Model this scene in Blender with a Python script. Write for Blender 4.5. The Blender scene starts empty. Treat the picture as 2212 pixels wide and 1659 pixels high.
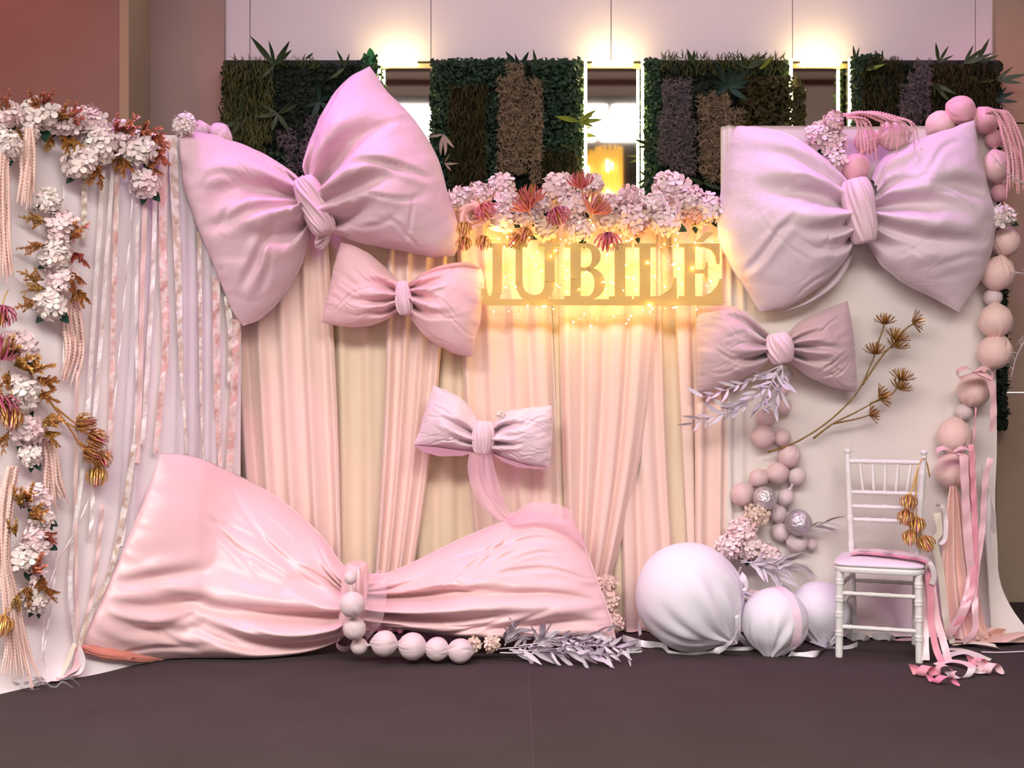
import bpy, math, random
import numpy as np
from mathutils import Vector, Matrix, Quaternion

scene = bpy.context.scene
col = scene.collection
F, CX, CY, CH = 2635.0, 1106.0, 829.5, 1.38      # focal length (px), image centre, camera height

# ---------------------------------------------------------------- camera
cam_d = bpy.data.cameras.new('camera')
cam_d.sensor_width = 36.0
cam_d.lens = F / 2212.0 * 36.0
cam = bpy.data.objects.new('camera', cam_d)
cam.location = (0, 0, CH)
cam.rotation_euler = (math.pi / 2, 0, 0)
col.objects.link(cam)
scene.camera = cam

# ---------------------------------------------------------------- view, world, lights
vs = scene.view_settings
vs.view_transform = 'Standard'
vs.look = 'None'
vs.exposure = 0.14
vs.gamma = 1.0
vs.use_curve_mapping = False
try:
    scene.cycles.use_denoising = True
    scene.cycles.max_bounces = 5
    scene.cycles.diffuse_bounces = 3
    scene.cycles.glossy_bounces = 3
    scene.cycles.caustics_reflective = False
    scene.cycles.caustics_refractive = False
    scene.cycles.adaptive_threshold = 0.08
    scene.cycles.transparent_max_bounces = 12
    scene.cycles.sample_clamp_indirect = 6.0
except Exception:
    pass

world = bpy.data.worlds.new('hall')
scene.world = world
world.use_nodes = True
wb = world.node_tree.nodes['Background']
wb.inputs[0].default_value = (1.0, 0.94, 0.92, 1)
wb.inputs[1].default_value = 1.2

def spot(name, loc, target, power, color, angle, blend=0.8, radius=0.15):
    d = bpy.data.lights.new(name, 'SPOT')
    d.energy = power; d.color = color; d.spot_size = math.radians(angle)
    d.spot_blend = blend; d.shadow_soft_size = radius
    o = bpy.data.objects.new(name, d); col.objects.link(o)
    o.location = loc
    o.rotation_euler = (Vector(target) - Vector(loc)).to_track_quat('-Z', 'Y').to_euler()
    return o

def area(name, loc, target, power, color, sx, sy):
    d = bpy.data.lights.new(name, 'AREA')
    d.shape = 'RECTANGLE'; d.size = sx; d.size_y = sy; d.energy = power; d.color = color
    o = bpy.data.objects.new(name, d); col.objects.link(o)
    o.location = loc
    o.rotation_euler = (Vector(target) - Vector(loc)).to_track_quat('-Z', 'Y').to_euler()
    return o

VIOLET = (0.72, 0.22, 1.0)
spot('violet_spot', (-1.7, 6.05, 4.4), (-1.1, 6.5, 2.2), 95, VIOLET, 80)
spot('violet_spot', (1.5, 6.05, 4.4), (1.9, 6.5, 2.2), 95, VIOLET, 80)
spot('magenta_spot', (-0.7, 5.4, 4.4), (-0.9, 6.3, 0.5), 115, (1.0, 0.28, 0.9), 55)
spot('magenta_spot', (1.6, 5.6, 4.4), (1.4, 6.3, 0.3), 50, (0.9, 0.3, 0.9), 45)
spot('red_spot', (-3.5, 5.6, 4.3), (-3.0, 7.3, 3.1), 75, (1.0, 0.12, 0.14), 70)
spot('pink_spot', (3.3, 6.0, 4.3), (3.2, 7.6, 2.8), 45, (1.0, 0.25, 0.45), 60)
area('wall_wash', (0.6, 6.3, 4.5), (0.6, 7.78, 3.5), 20, (1.0, 0.76, 0.94), 5.0, 0.25)
LIGHT_PANEL = 16.0      # radiance of the luminous ceiling panels

# ---------------------------------------------------------------- helpers
def lin(c):
    if isinstance(c, str):
        c = tuple(int(c[i:i + 2], 16) for i in (0, 2, 4))
    return tuple(((v / 255) / 12.92 if v / 255 <= 0.04045 else ((v / 255 + 0.055) / 1.055) ** 2.4) for v in c)

def W(px, py, Y):
    return Vector(((px - CX) * Y / F, Y, CH - (py - CY) * Y / F))

def floorY(py):
    return F * CH / (py - CY)

MATS = {}
def mat(name, c, rough=0.75, metal=0.0, sheen=0.0, var=None, bump=None, rnd=None, spec=0.4,
        clear=None, emit=None, trans=0.0, aniso=0.0, grad=None):
    """one procedural material. var=(colour2, scale[, contrast]); bump=(scale, strength); rnd=colour2 by object;
    clear=share of see-through (tulle); emit=(colour, strength)"""
    if name in MATS:
        return MATS[name]
    m = bpy.data.materials.new(name); m.use_nodes = True
    nt = m.node_tree; N = nt.nodes; L = nt.links
    b = N['Principled BSDF']; out = N['Material Output']
    base = lin(c) + (1,)
    b.inputs['Base Color'].default_value = base
    b.inputs['Roughness'].default_value = rough
    b.inputs['Metallic'].default_value = metal
    b.inputs['Specular IOR Level'].default_value = spec
    b.inputs['Sheen Weight'].default_value = sheen
    b.inputs['Sheen Roughness'].default_value = 0.4
    tc = N.new('ShaderNodeTexCoord')
    src = None
    if var:
        nz = N.new('ShaderNodeTexNoise'); nz.inputs['Scale'].default_value = var[1]
        nz.inputs['Detail'].default_value = 5
        L.new(tc.outputs['Object'], nz.inputs['Vector'])
        rp = N.new('ShaderNodeValToRGB')
        k = var[2] if len(var) > 2 else 0.25
        rp.color_ramp.elements[0].position = 0.5 - k; rp.color_ramp.elements[1].position = 0.5 + k
        rp.color_ramp.elements[0].color = base
        rp.color_ramp.elements[1].color = lin(var[0]) + (1,)
        L.new(nz.outputs['Fac'], rp.inputs['Fac'])
        src = rp.outputs['Color']
    if rnd:
        oi = N.new('ShaderNodeObjectInfo')
        mx = N.new('ShaderNodeMix'); mx.data_type = 'RGBA'
        L.new(oi.outputs['Random'], mx.inputs['Factor'])
        if src: L.new(src, mx.inputs['A'])
        else: mx.inputs['A'].default_value = base
        mx.inputs['B'].default_value = lin(rnd) + (1,)
        src = mx.outputs['Result']
    if src:
        L.new(src, b.inputs['Base Color'])
    if bump:
        nz = N.new('ShaderNodeTexNoise'); nz.inputs['Scale'].default_value = bump[0]
        nz.inputs['Detail'].default_value = 4; nz.inputs['Distortion'].default_value = bump[2] if len(bump) > 2 else 0
        L.new(tc.outputs['Object'], nz.inputs['Vector'])
        bp = N.new('ShaderNodeBump'); bp.inputs['Strength'].default_value = bump[1]
        bp.inputs['Distance'].default_value = bump[3] if len(bump) > 3 else 0.02
        L.new(nz.outputs['Fac'], bp.inputs['Height'])
        L.new(bp.outputs['Normal'], b.inputs['Normal'])
    if emit:
        b.inputs['Emission Color'].default_value = tuple(emit[0]) + (1,)
        b.inputs['Emission Strength'].default_value = emit[1]
    if trans:
        t = N.new('ShaderNodeBsdfTranslucent'); t.inputs['Color'].default_value = base
        if src: L.new(src, t.inputs['Color'])
        mx = N.new('ShaderNodeMixShader'); mx.inputs[0].default_value = trans
        L.new(b.outputs[0], mx.inputs[1]); L.new(t.outputs[0], mx.inputs[2]); L.new(mx.outputs[0], out.inputs['Surface'])
    if clear is not None:
        t = N.new('ShaderNodeBsdfTransparent')
        mx = N.new('ShaderNodeMixShader'); mx.inputs[0].default_value = clear
        L.new(b.outputs[0], mx.inputs[1]); L.new(t.outputs[0], mx.inputs[2]); L.new(mx.outputs[0], out.inputs['Surface'])
    MATS[name] = m
    return m

def mk(name, V, Fc, m, smooth=True, fm=None):
    """mesh data from vertices and faces"""
    me = bpy.data.meshes.new(name)
    if isinstance(V, np.ndarray): V = V.tolist()
    if isinstance(Fc, np.ndarray): Fc = Fc.tolist()
    me.from_pydata([tuple(v) for v in V], [], Fc)
    for x in (m if isinstance(m, (list, tuple)) else [m]):
        me.materials.append(x)
    if smooth:
        me.polygons.foreach_set('use_smooth', [True] * len(me.polygons))
    if fm is not None:
        me.polygons.foreach_set('material_index', list(fm))
    me.update()
    return me

def tag(o, label=None, cat=None, group=None, kind=None):
    if label: o['label'] = label
    if cat: o['category'] = cat
    if group: o['group'] = group
    if kind: o['kind'] = kind
    return o

def empty(name, loc, label=None, cat=None, group=None, rot=None, kind=None):
    o = bpy.data.objects.new(name, None); o.empty_display_size = 0.05
    col.objects.link(o); o.location = loc
    if rot is not None: o.rotation_euler = rot
    return tag(o, label, cat, group, kind)

def origin(o):
    p = Vector((0, 0, 0))
    while o is not None:
        p += o.location; o = o.parent
    return p

def put(name, V, Fc, m, parent=None, smooth=True, fm=None, label=None, cat=None, group=None, kind=None, base=None):
    """mesh object from WORLD coordinates; under a parent, or with its origin at base"""
    V = np.asarray(V, dtype=float).reshape(-1, 3)
    o0 = origin(parent) if parent else (Vector(base) if base is not None else
         Vector(((V[:, 0].min() + V[:, 0].max()) / 2, (V[:, 1].min() + V[:, 1].max()) / 2, V[:, 2].min())))
    me = mk(name, V - np.array(o0), Fc, m, smooth, fm)
    o = bpy.data.objects.new(name, me); col.objects.link(o)
    if parent: o.parent = parent
    else: o.location = o0
    return tag(o, label, cat, group, kind)

def inst(name, me, parent, loc, quat=None, scale=1.0, kind=None, label=None):
    """object sharing mesh data, placed at a world point under an unrotated parent"""
    o = bpy.data.objects.new(name, me); col.objects.link(o)
    if parent:
        o.parent = parent; o.location = Vector(loc) - origin(parent)
    else:
        o.location = loc
    if quat is not None:
        o.rotation_mode = 'QUATERNION'; o.rotation_quaternion = quat
    o.scale = (scale,) * 3 if not isinstance(scale, (tuple, list)) else scale
    if kind: o['kind'] = kind
    if label: o['label'] = label
    return o

def joinm(parts):
    V = []; Fc = []; n = 0
    for v, f in parts:
        v = np.asarray(v, float).reshape(-1, 3)
        V.append(v); Fc += [[i + n for i in q] for q in f]; n += len(v)
    return np.vstack(V), Fc

def box(x0, x1, y0, y1, z0, z1):
    V = [(x, y, z) for z in (z0, z1) for y in (y0, y1) for x in (x0, x1)]
    return np.array(V, float), [[0, 2, 3, 1], [4, 5, 7, 6], [0, 1, 5, 4], [2, 6, 7, 3], [0, 4, 6, 2], [1, 3, 7, 5]]

def cr(pts, n):
    """Catmull-Rom through points, n samples even in arc length"""
    P = np.array([list(p) for p in pts], float)
    if len(P) == 2:
        t = np.linspace(0, 1, n)[:, None]; return P[0] * (1 - t) + P[1] * t
    Q = np.vstack([2 * P[0] - P[1], P, 2 * P[-1] - P[-2]])
    out = []
    for i in range(1, len(Q) - 2):
        t = np.linspace(0, 1, 16, endpoint=False)[:, None]
        a, b, c, d = Q[i - 1], Q[i], Q[i + 1], Q[i + 2]
        out.append(0.5 * (2 * b + (c - a) * t + (2 * a - 5 * b + 4 * c - d) * t ** 2 + (3 * b - a - 3 * c + d) * t ** 3))
    out = np.vstack(out + [P[-1:]])
    s = np.concatenate([[0], np.cumsum(np.linalg.norm(np.diff(out, axis=0), axis=1))])
    u = np.linspace(0, s[-1], n)
    return np.stack([np.interp(u, s, out[:, k]) for k in range(P.shape[1])], 1)

def frames(P):
    T = np.gradient(P, axis=0); T /= np.linalg.norm(T, axis=1)[:, None] + 1e-12
    n = np.cross(T[0], [0, 0, 1.0])
    if np.linalg.norm(n) < 1e-3: n = np.cross(T[0], [1.0, 0, 0])
    n /= np.linalg.norm(n); Ns = []
    for t in T:
        n = n - t * np.dot(n, t); n /= np.linalg.norm(n) + 1e-12; Ns.append(n)
    Ns = np.array(Ns); return T, Ns, np.cross(T, Ns)

def tube(P, r, n=8, caps=True):
    P = np.array([list(p) for p in P], float); k = len(P)
    r = np.full(k, r) if np.isscalar(r) else np.asarray(r, float)
    T, A, B = frames(P)
    an = np.arange(n) * 2 * math.pi / n
    V = (P[:, None, :] + r[:, None, None] * (np.cos(an)[None, :, None] * A[:, None, :] + np.sin(an)[None, :, None] * B[:, None, :])).reshape(-1, 3)
    Fc = [[i * n + j, i * n + (j + 1) % n, (i + 1) * n + (j + 1) % n, (i + 1) * n + j] for i in range(k - 1) for j in range(n)]
    if caps: Fc += [list(range(n))[::-1], list(range((k - 1) * n, k * n))]
    return V, Fc

def gridf(nu, nv, flip=False):
    """faces of an (nu x nv) vertex grid"""
    i, j = np.meshgrid(np.arange(nu - 1), np.arange(nv - 1), indexing='ij')
    a = (i * nv + j).ravel()
    q = np.stack([a, a + 1, a + nv + 1, a + nv], 1)
    return (q[:, ::-1] if flip else q)

_rt = np.random.RandomState(7).rand(256, 256)
def vn(x, y, seed=0):
    """smooth value noise -1..1"""
    x = np.asarray(x, float) + seed * 17.3; y = np.asarray(y, float) + seed * 5.7
    xi = np.floor(x).astype(int); yi = np.floor(y).astype(int)
    fx = x - xi; fy = y - yi; fx = fx * fx * (3 - 2 * fx); fy = fy * fy * (3 - 2 * fy)
    g = lambda a, b: _rt[a & 255, b & 255]
    return 2 * ((g(xi, yi) * (1 - fx) + g(xi + 1, yi) * fx) * (1 - fy) + (g(xi, yi + 1) * (1 - fx) + g(xi + 1, yi + 1) * fx) * fy) - 1

def sst(a, b, x):
    t = np.clip((x - a) / (b - a), 0, 1); return t * t * (3 - 2 * t)

ORD = ['first', 'second', 'third', 'fourth', 'fifth', 'sixth', 'seventh', 'eighth', 'ninth', 'tenth', 'eleventh',
       'twelfth', 'thirteenth', 'fourteenth', 'fifteenth', 'sixteenth', 'seventeenth', 'eighteenth', 'nineteenth', 'twentieth',
       'twenty-first', 'twenty-second', 'twenty-third', 'twenty-fourth', 'twenty-fifth', 'twenty-sixth', 'twenty-seventh', 'twenty-eighth',
       'twenty-ninth', 'thirtieth', 'thirty-first', 'thirty-second']

def dirq(d, spin=0.0):
    """rotation taking +Z to d"""
    return Vector(d).normalized().to_track_quat('Z', 'Y') @ Quaternion((0, 0, 1), spin)
# ================================================================ the room
M_CARPET = mat('carpet', '4e4343', 0.95, var=('443a39', 3.0, 0.4), bump=(420, 0.5, 0, 0.004), spec=0.1)
M_WALL = mat('white_wall_panel', 'ddd3da', 0.6, var=('d6ccd4', 1.2), spec=0.3)
M_PLASTER = mat('mauve_plaster', '9a8482', 0.85, var=('a8918a', 1.6), bump=(60, 0.15, 0, 0.01), spec=0.2)
M_BOARD = mat('raw_board', '927a72', 0.85, var=('80665c', 1.3, 0.35), bump=(90, 0.15, 0, 0.01), spec=0.2)
M_DARKWALL = mat('dark_wall', '3a3230', 0.9)
M_BEIGEWALL = mat('right_plaster', 'b09c8c', 0.85, var=('a08c74', 1.8, 0.3), bump=(60, 0.15, 0, 0.01), spec=0.2)
M_CEIL = mat('cream_ceiling', 'f2ecdc', 0.9)
M_CEILBROWN = mat('brown_ceiling', '4a4038', 0.9)
M_BEAM = mat('maroon_beam', '5a2026', 0.6)
M_GLOW = mat('luminous_panel', 'ffffff', 0.8, emit=((1.0, 0.955, 0.93), LIGHT_PANEL))

V, Fc = box(-7, 7, -9, 8.2, -0.06, 0)
fl = put('floor', V, Fc, M_CARPET, smooth=False, kind='structure', base=(0, 0, 0))
V, Fc = box(0.075, 0.081, 0.5, 6.2, 0.0, 0.0015)
put('seam', V, Fc, mat('carpet_seam', '46393c', 0.95), fl, smooth=False)

YW = 7.78
def bx_px(x0, x1, Y, ydeep, z0, z1):
    return box((x0 - CX) * Y / F, (x1 - CX) * Y / F, Y, ydeep, z0, z1)
zt = W(0, 132, YW).z
V, Fc = bx_px(470, 2175, YW + 0.03, YW + 0.2, 0, 4.6)
wb_o = put('wall_back', V, Fc, M_DARKWALL, smooth=False, kind='structure')
xs = [440, 540, 931, 1320, 1712, 2107, 2200]
for i in range(6):
    V, Fc = bx_px(xs[i] + 0.8, xs[i + 1] - 0.8, YW, YW + 0.028, zt, 4.6)
    put('wall_panel', V, Fc, M_WALL, wb_o, smooth=False)
# left: a raw board box standing proud, then a recessed plaster pier
V, Fc = joinm([bx_px(-1400, 258, 7.30, 8.0, 0, 4.6)])
wl = put('wall_left', V, Fc, M_BOARD, smooth=False, kind='structure')
V, Fc = bx_px(258, 278, 7.295, 8.0, 0, 4.6)
put('corner_strip', V, Fc, mat('edge_strip', 'a3927c', 0.85), wl, smooth=False)
V, Fc = bx_px(270, 484, 7.735, 8.0, 0, 4.6)
put('plaster_pier', V, Fc, M_PLASTER, wl, smooth=False)
# right: plaster slabs with a level joint
wr = empty('wall_right', W(2300, 1300, 7.74), kind='structure')
wr.location.z = 0
zj = W(0, 848, 7.72).z
for z0, z1 in ((0, zj - 0.004), (zj + 0.004, zj + 1.7), (zj + 1.71, 4.6)):
    V, Fc = bx_px(2152, 3600, 7.72, 8.0, z0, z1)
    put('wall_slab', V, Fc, M_BEIGEWALL, wr, smooth=False)
V, Fc = box(-7.1, -7.0, -9, 8.2, 0, 4.6); put('wall_side_left', V, Fc, M_PLASTER, smooth=False, kind='structure')
V, Fc = box(7.0, 7.1, -9, 8.2, 0, 4.6); put('wall_side_right', V, Fc, M_PLASTER, smooth=False, kind='structure')

# ceiling over the set (seen only in the mirrors)
V, Fc = box(-7, 7, -0.4, 8.2, 4.6, 4.7); ce = put('ceiling', V, Fc, M_CEIL, smooth=False, kind='structure')
V, Fc = box(-7, 7, -9, -0.4, 4.6, 4.7); put('dark_ceiling_part', V, Fc, M_CEILBROWN, ce, smooth=False)
for i, y in enumerate((2.45, 3.05)):
    V, Fc = box(-7, 7, y, y + 0.06, 4.54, 4.6)
    put('beam', V, Fc, M_BEAM, ce, smooth=False)
for i in range(4):
    x0 = -4.9 + i * 2.0
    r = empty('ceiling_light', (x0 + 1.0, 0.75, 4.52), '%s luminous ceiling panel from the left mirrored above the backdrop' % ORD[i], 'ceiling light', 'luminous ceiling panels')
    V, Fc = box(x0 + 0.03, x0 + 1.97, -0.3, 1.75, 4.52, 4.53); put('diffuser', V, Fc, M_GLOW, r, smooth=False)
    fr = [box(x0, x0 + 0.03, -0.33, 1.78, 4.50, 4.6), box(x0 + 1.97, x0 + 2.0, -0.33, 1.78, 4.50, 4.6),
          box(x0 + .03, x0 + 1.97, -0.33, -0.3, 4.50, 4.6), box(x0 + .03, x0 + 1.97, 1.75, 1.78, 4.50, 4.6)]
    V, Fc = joinm(fr); put('frame', V, Fc, mat('lamp_frame', '8a8580', 0.5), r, smooth=False)
# header over the open end of the hall
V, Fc = box(-7, 7, -4.6, -4.5, 3.9, 4.4); put('trim_1', V, Fc, mat('cream_header', 'd8d0b0', 0.8), smooth=False, kind='structure')
# amber bead lamps hanging behind the camera, seen in the middle mirror
M_AMBER = mat('amber_beads', 'c98a20', 0.4, emit=((1.0, 0.55, 0.08), 0.9))
M_BULBHOT = mat('warm_bulb', 'fff0c0', 0.4, emit=((1.0, 0.82, 0.4), 14))
for i, (x, y) in enumerate(((1.02, -1.55), (1.32, -1.2))):
    r = empty('bead_lamp', (x, y, 2.6), ['nearer', 'farther'][i] + ' amber bead curtain lamp mirrored in the middle mirror strip', 'lamp', 'amber bead lamps')
    pr = []
    for k in range(16):
        a = k * 2 * math.pi / 16
        p = (x + 0.17 * math.cos(a), y + 0.17 * math.sin(a))
        pr.append(tube([(p[0], p[1], 4.6), (p[0], p[1], 3.4 - 0.1 * i)], 0.022, 5))
    V, Fc = joinm(pr); put('bead_strands', V, Fc, M_AMBER, r, kind='stuff')
    for z in (4.35, 3.95):
        V, Fc = tube([(x, y, z - .08), (x, y, z - .03), (x, y, z + .03), (x, y, z + .08)], [0.02, 0.05, 0.05, 0.02], 8)
        put('bulb', V, Fc, M_BULBHOT, r)

# ---------------------------------------------------------------- mirrors between the plant panels
M_MIRROR = mat('mirror_glass', 'e8e4de', 0.03, metal=1.0)
M_GOLDTRIM = mat('brass_trim', 'c8b070', 0.35, metal=0.8)
M_LED = mat('led_strip', 'fff6d8', 0.5, emit=((1.0, 0.86, 0.34), 28.0))
M_LEDUP = mat('led_up', 'fff6d8', 0.5, emit=((1.0, 0.78, 0.34), 62.0))
for i, (x0, x1, nm) in enumerate(((812, 945, 'left'), (1256, 1392, 'middle'), (1704, 1846, 'right'))):
    Y = 7.70
    r = empty('mirror_strip', (((x0 + x1) / 2 - CX) * Y / F, Y, 0.6), 'tall mirror strip between plant panels, %s one of three' % nm, 'mirror', 'mirror strips between plant panels')
    V, Fc = bx_px(x0, x1, Y, Y + 0.01, 0.6, W(0, 148, Y).z); put('glass', V, Fc, M_MIRROR, r, smooth=False)
    V, Fc = bx_px(x0, x1, Y - 0.012, Y + 0.03, W(0, 148, Y).z, W(0, 138, Y).z); put('top_trim', V, Fc, M_GOLDTRIM, r, smooth=False)
    xa = (x0 + x1) / 2
    if i == 0: xa -= 22
    V, Fc = bx_px(xa - 44, xa + 44, Y - 0.05, Y - 0.02, W(0, 139, Y).z, W(0, 136.5, Y).z)
    put('up_light', V, Fc, M_LEDUP, r, smooth=False)
# ================================================================ plant panels on the back wall
G_BOX = mat('boxwood_green', '28452f', 0.6, var=('1b3226', 3.0), spec=0.3)
G_DARK = mat('dark_foliage', '16221a', 0.7, var=('202c1c', 4.0), spec=0.2)
G_OLIVE = mat('olive_grass', '2e2f16', 0.7, var=('3c3416', 4.0), spec=0.2)
G_FERN = mat('fern_yellow_green', '3c4420', 0.65, var=('54582c', 5.0), spec=0.3)
G_TEAL = mat('teal_leaf', '223e34', 0.5, var=('1c342c', 6.0))
G_STRAP = mat('strap_leaf', '2a3d26', 0.45, var=('3c4c2c', 8.0))
G_BRIGHT = mat('bright_leaf', '3c8a4c', 0.5, var=('2f7a44', 6.0))
G_LIME = mat('lime_leaf', '8a9430', 0.5, var=('6a7a2a', 6.0))
G_BEIGE = mat('dried_lichen', '8c7864', 0.9, var=('7a6a50', 6.0))
G_GREYV = mat('grey_violet_lichen', '5e5760', 0.9, var=('6e6262', 6.0))
G_DRY = mat('dry_straw_leaf', '9a8878', 0.8)
M_FRAME = mat('navy_frame', '14161e', 0.6)

def lance_mesh(name, m, width=0.22, bend=0.25, nseg=7, fold=0.25, thick=0.012):
    """leaf of length 1 along +Z, folded at the midrib, bending to -Y"""
    V = []; 
    for i in range(nseg):
        t = i / (nseg - 1)
        w = width * 0.5 * max(0.04, math.sin(math.pi * t ** 0.8)) ** 0.85
        y = -bend * t * t; z = t * (1 - 0.12 * bend * t)
        V += [(-w, y - fold * w, z), (0, y, z), (w, y - fold * w, z)]
    n = len(V)
    V += [(x * 0.98, y + thick, z) for x, y, z in V]
    Fc = []
    for i in range(nseg - 1):
        for k in (0, 1):
            a = i * 3 + k
            Fc.append([a, a + 1, a + 4, a + 3]); Fc.append([n + a, n + a + 3, n + a + 4, n + a + 1])
    return mk(name, V, Fc, m)

LEAF_STRAP = lance_mesh('strap_leaf', G_STRAP, 0.17, 0.3)
LEAF_TEAL = lance_mesh('teal_leaf', G_TEAL, 0.22, 0.35)
LEAF_BRIGHT = lance_mesh('bright_leaf', G_BRIGHT, 0.7, 0.2)
LEAF_LIME = lance_mesh('lime_leaf', G_LIME, 0.2, 0.3)
LEAF_DRY = lance_mesh('dry_leaf', G_DRY, 0.12, 0.4)

def imgdir(deg, out=0.0):
    """unit direction in the picture plane (0 = right, 90 = up), leaning out to the viewer"""
    a = math.radians(deg)
    return Vector((math.cos(a), -out, math.sin(a))).normalized()

def leafq(d, spin=0.0):
    """leaf whose face looks at the viewer"""
    z = Vector(d).normalized(); y = Vector((0, 1, 0)); y = (y - z * y.dot(z)).normalized(); x = y.cross(z)
    return Matrix((x, y, z)).transposed().to_quaternion() @ Quaternion((0, 0, 1), spin)

def scatter(rng, rects, n, size, kind, Y0, depth):
    """V, F of n little leaves / twigs in picture rectangles (px)"""
    ar = np.array([(r[1] - r[0]) * (r[3] - r[2]) for r in rects], float); ar /= ar.sum()
    ridx = rng.choice(len(rects), n, p=ar); R = np.array(rects, float)[ridx]
    px = R[:, 0] + rng.rand(n) * (R[:, 1] - R[:, 0]); py = R[:, 2] + rng.rand(n) * (R[:, 3] - R[:, 2])
    Y = Y0 - depth * rng.rand(n) ** 1.3
    C = np.stack([(px - CX) * Y / F, Y, CH - (py - CY) * Y / F], 1)
    s = size * Y0 / F * (0.6 + 0.8 * rng.rand(n))
    def unit(v): return v / (np.linalg.norm(v, axis=1)[:, None] + 1e-9)
    if kind == 'leaf':
        nrm = unit(np.stack([rng.randn(n) * .7, -1 - 0 * s, rng.randn(n) * .7 + .3], 1))
        a = unit(np.cross(nrm, rng.randn(n, 3))); b = np.cross(nrm, a)
        V = np.stack([C - a * s[:, None] * .5, C + b * s[:, None] * .32 - nrm * s[:, None] * .1,
                      C + a * s[:, None] * .5, C - b * s[:, None] * .32 - nrm * s[:, None] * .1], 1).reshape(-1, 3)
        q = np.arange(n)[:, None] * 4
        Fc = np.vstack([q + [0, 1, 2], q + [0, 2, 3]])
    else:
        if kind == 'grass': d = unit(np.stack([rng.randn(n) * .35, -.35 * rng.rand(n), -1 - 0 * s], 1)); w = .05
        elif kind == 'up': d = unit(np.stack([rng.randn(n) * .6, -.6 * rng.rand(n), .9 + 0 * s], 1)); w = .07
        else: d = unit(np.stack([rng.randn(n), -.6 * rng.rand(n), rng.randn(n) - .3], 1)); w = .09
        b = unit(np.cross(d, rng.randn(n, 3)))
        m = C + d * s[:, None] * .55 + b * s[:, None] * .1
        V = np.stack([C - b * s[:, None] * w, C + b * s[:, None] * w, m + b * s[:, None] * w * .8, m - b * s[:, None] * w * .8, C + d * s[:, None]], 1).reshape(-1, 3)
        q = np.arange(n)[:, None] * 5
        Fc = [list(x) for x in (q + [0, 1, 2, 3])] + [list(x) for x in (q + [3, 2, 4])]
    return V, (Fc.tolist() if isinstance(Fc, np.ndarray) else Fc)

def hanging(rng, cx0, cx1, y0, y1, n, size, Y0, depth):
    """drooping dried tresses: rounded bundles that widen and narrow"""
    rects = []
    for k in range(16):
        x = rng.uniform(cx0, cx1); w = rng.uniform(10, 20); a = rng.uniform(y0, y0 + (y1 - y0) * .55); b = a + rng.uniform(.25, .5) * (y1 - y0)
        rects.append((x - w, x + w, a, min(b, y1)))
    return scatter(rng, rects, n, size, 'twig', Y0, depth)

rng = np.random.RandomState(11)
YP = 7.62
PANELS = [
    dict(x=(484, 815), bot=520, label='plant panel with yellow-green ferns, leftmost on the back wall'),
    dict(x=(934, 1258), bot=520, label='plant panel with pale dried tresses, behind the middle flower row'),
    dict(x=(1396, 1702), bot=500, label='plant panel with grey and tan tresses, left of the right mirror strip'),
    dict(x=(1842, 2160), bot=930, label='plant panel with long strap leaves, rightmost on the back wall'),
]
roots = []
for P in PANELS:
    x0, x1 = P['x']
    zb = W(0, P['bot'], YP).z
    r = empty('plant_panel', (((x0 + x1) / 2 - CX) * YP / F, YP, zb), P['label'], 'plant panel', 'plant panels on the back wall')
    V, Fc = bx_px(x0, x1, YP, YP + 0.10, zb, W(0, 130, YP).z)
    put('backing_board', V, Fc, M_FRAME, r, smooth=False)
    V, Fc = scatter(rng, [(x0 - 3, x1 + 3, 136, P['bot'])], 5200 if P['bot'] < 600 else 9000, 13, 'leaf', YP, 0.05)
    put('dark_foliage', V, Fc, G_DARK, r, kind='stuff')
    roots.append(r)
p1, p2, p3, p4 = roots

def foliage(parent, name, rects, n, size, kind, m, depth=0.10):
    V, Fc = scatter(rng, rects, n, size, kind, YP - 0.01, depth)
    put(name, V, Fc, m, parent, kind='stuff')

def leaf(parent, me, px, py, deg, length, out=0.3, spin=0.0, dy=0.05):
    inst('leaf', me, parent, W(px, py, YP - dy), leafq(imgdir(deg, out), spin), length * YP / F)

def rosette(parent, me, px, py, angs, length, out=0.35, dy=0.08):
    for k, a in enumerate(angs):
        leaf(parent, me, px, py, a, length * (0.7 + 0.5 * ((k * 37 + int(px)) % 10) / 10), out, ((k * 53) % 10 - 5) * .08, dy)

# panel 1: drooping yellow-green ferns at the left, strap leaves, lavender twigs
foliage(p1, 'fern_fronds', [(482, 590, 132, 300), (490, 570, 250, 340)], 2600, 18, 'grass', G_FERN)
foliage(p1, 'fern_fronds', [(500, 690, 128, 150)], 260, 12, 'up', G_FERN, 0.06)
foliage(p1, 'lavender_twigs', [(600, 640, 280, 320), (620, 690, 310, 420), (660, 720, 250, 330)], 2400, 11, 'twig', G_GREYV, 0.12)
foliage(p1, 'boxwood', [(560, 640, 330, 420), (780, 822, 118, 300)], 900, 11, 'leaf', G_BOX, 0.09)
rosette(p1, LEAF_STRAP, 592, 142, (91, 126, 50, 38, 230), 66, 0.2)
rosette(p1, LEAF_STRAP, 744, 146, (106, 60, 230), 44, 0.25)
rosette(p1, LEAF_STRAP, 600, 245, (25, 12, 200, 160, 300, 260), 58, 0.3)
rosette(p1, LEAF_TEAL, 690, 220, (200, 320, 90, 30, 250), 50, 0.3)
rosette(p1, LEAF_STRAP, 520, 262, (110, 75, 250, 290, 200), 55, 0.3)
rosette(p1, LEAF_STRAP, 484, 262, (100, 200, 250), 40, 0.3)
for a, px, py in ((120, 797, 140), (65, 800, 140), (95, 802, 128), (30, 660, 128)):
    leaf(p1, LEAF_BRIGHT if px > 700 else LEAF_TEAL, px, py, a, 24, 0.2)
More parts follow.
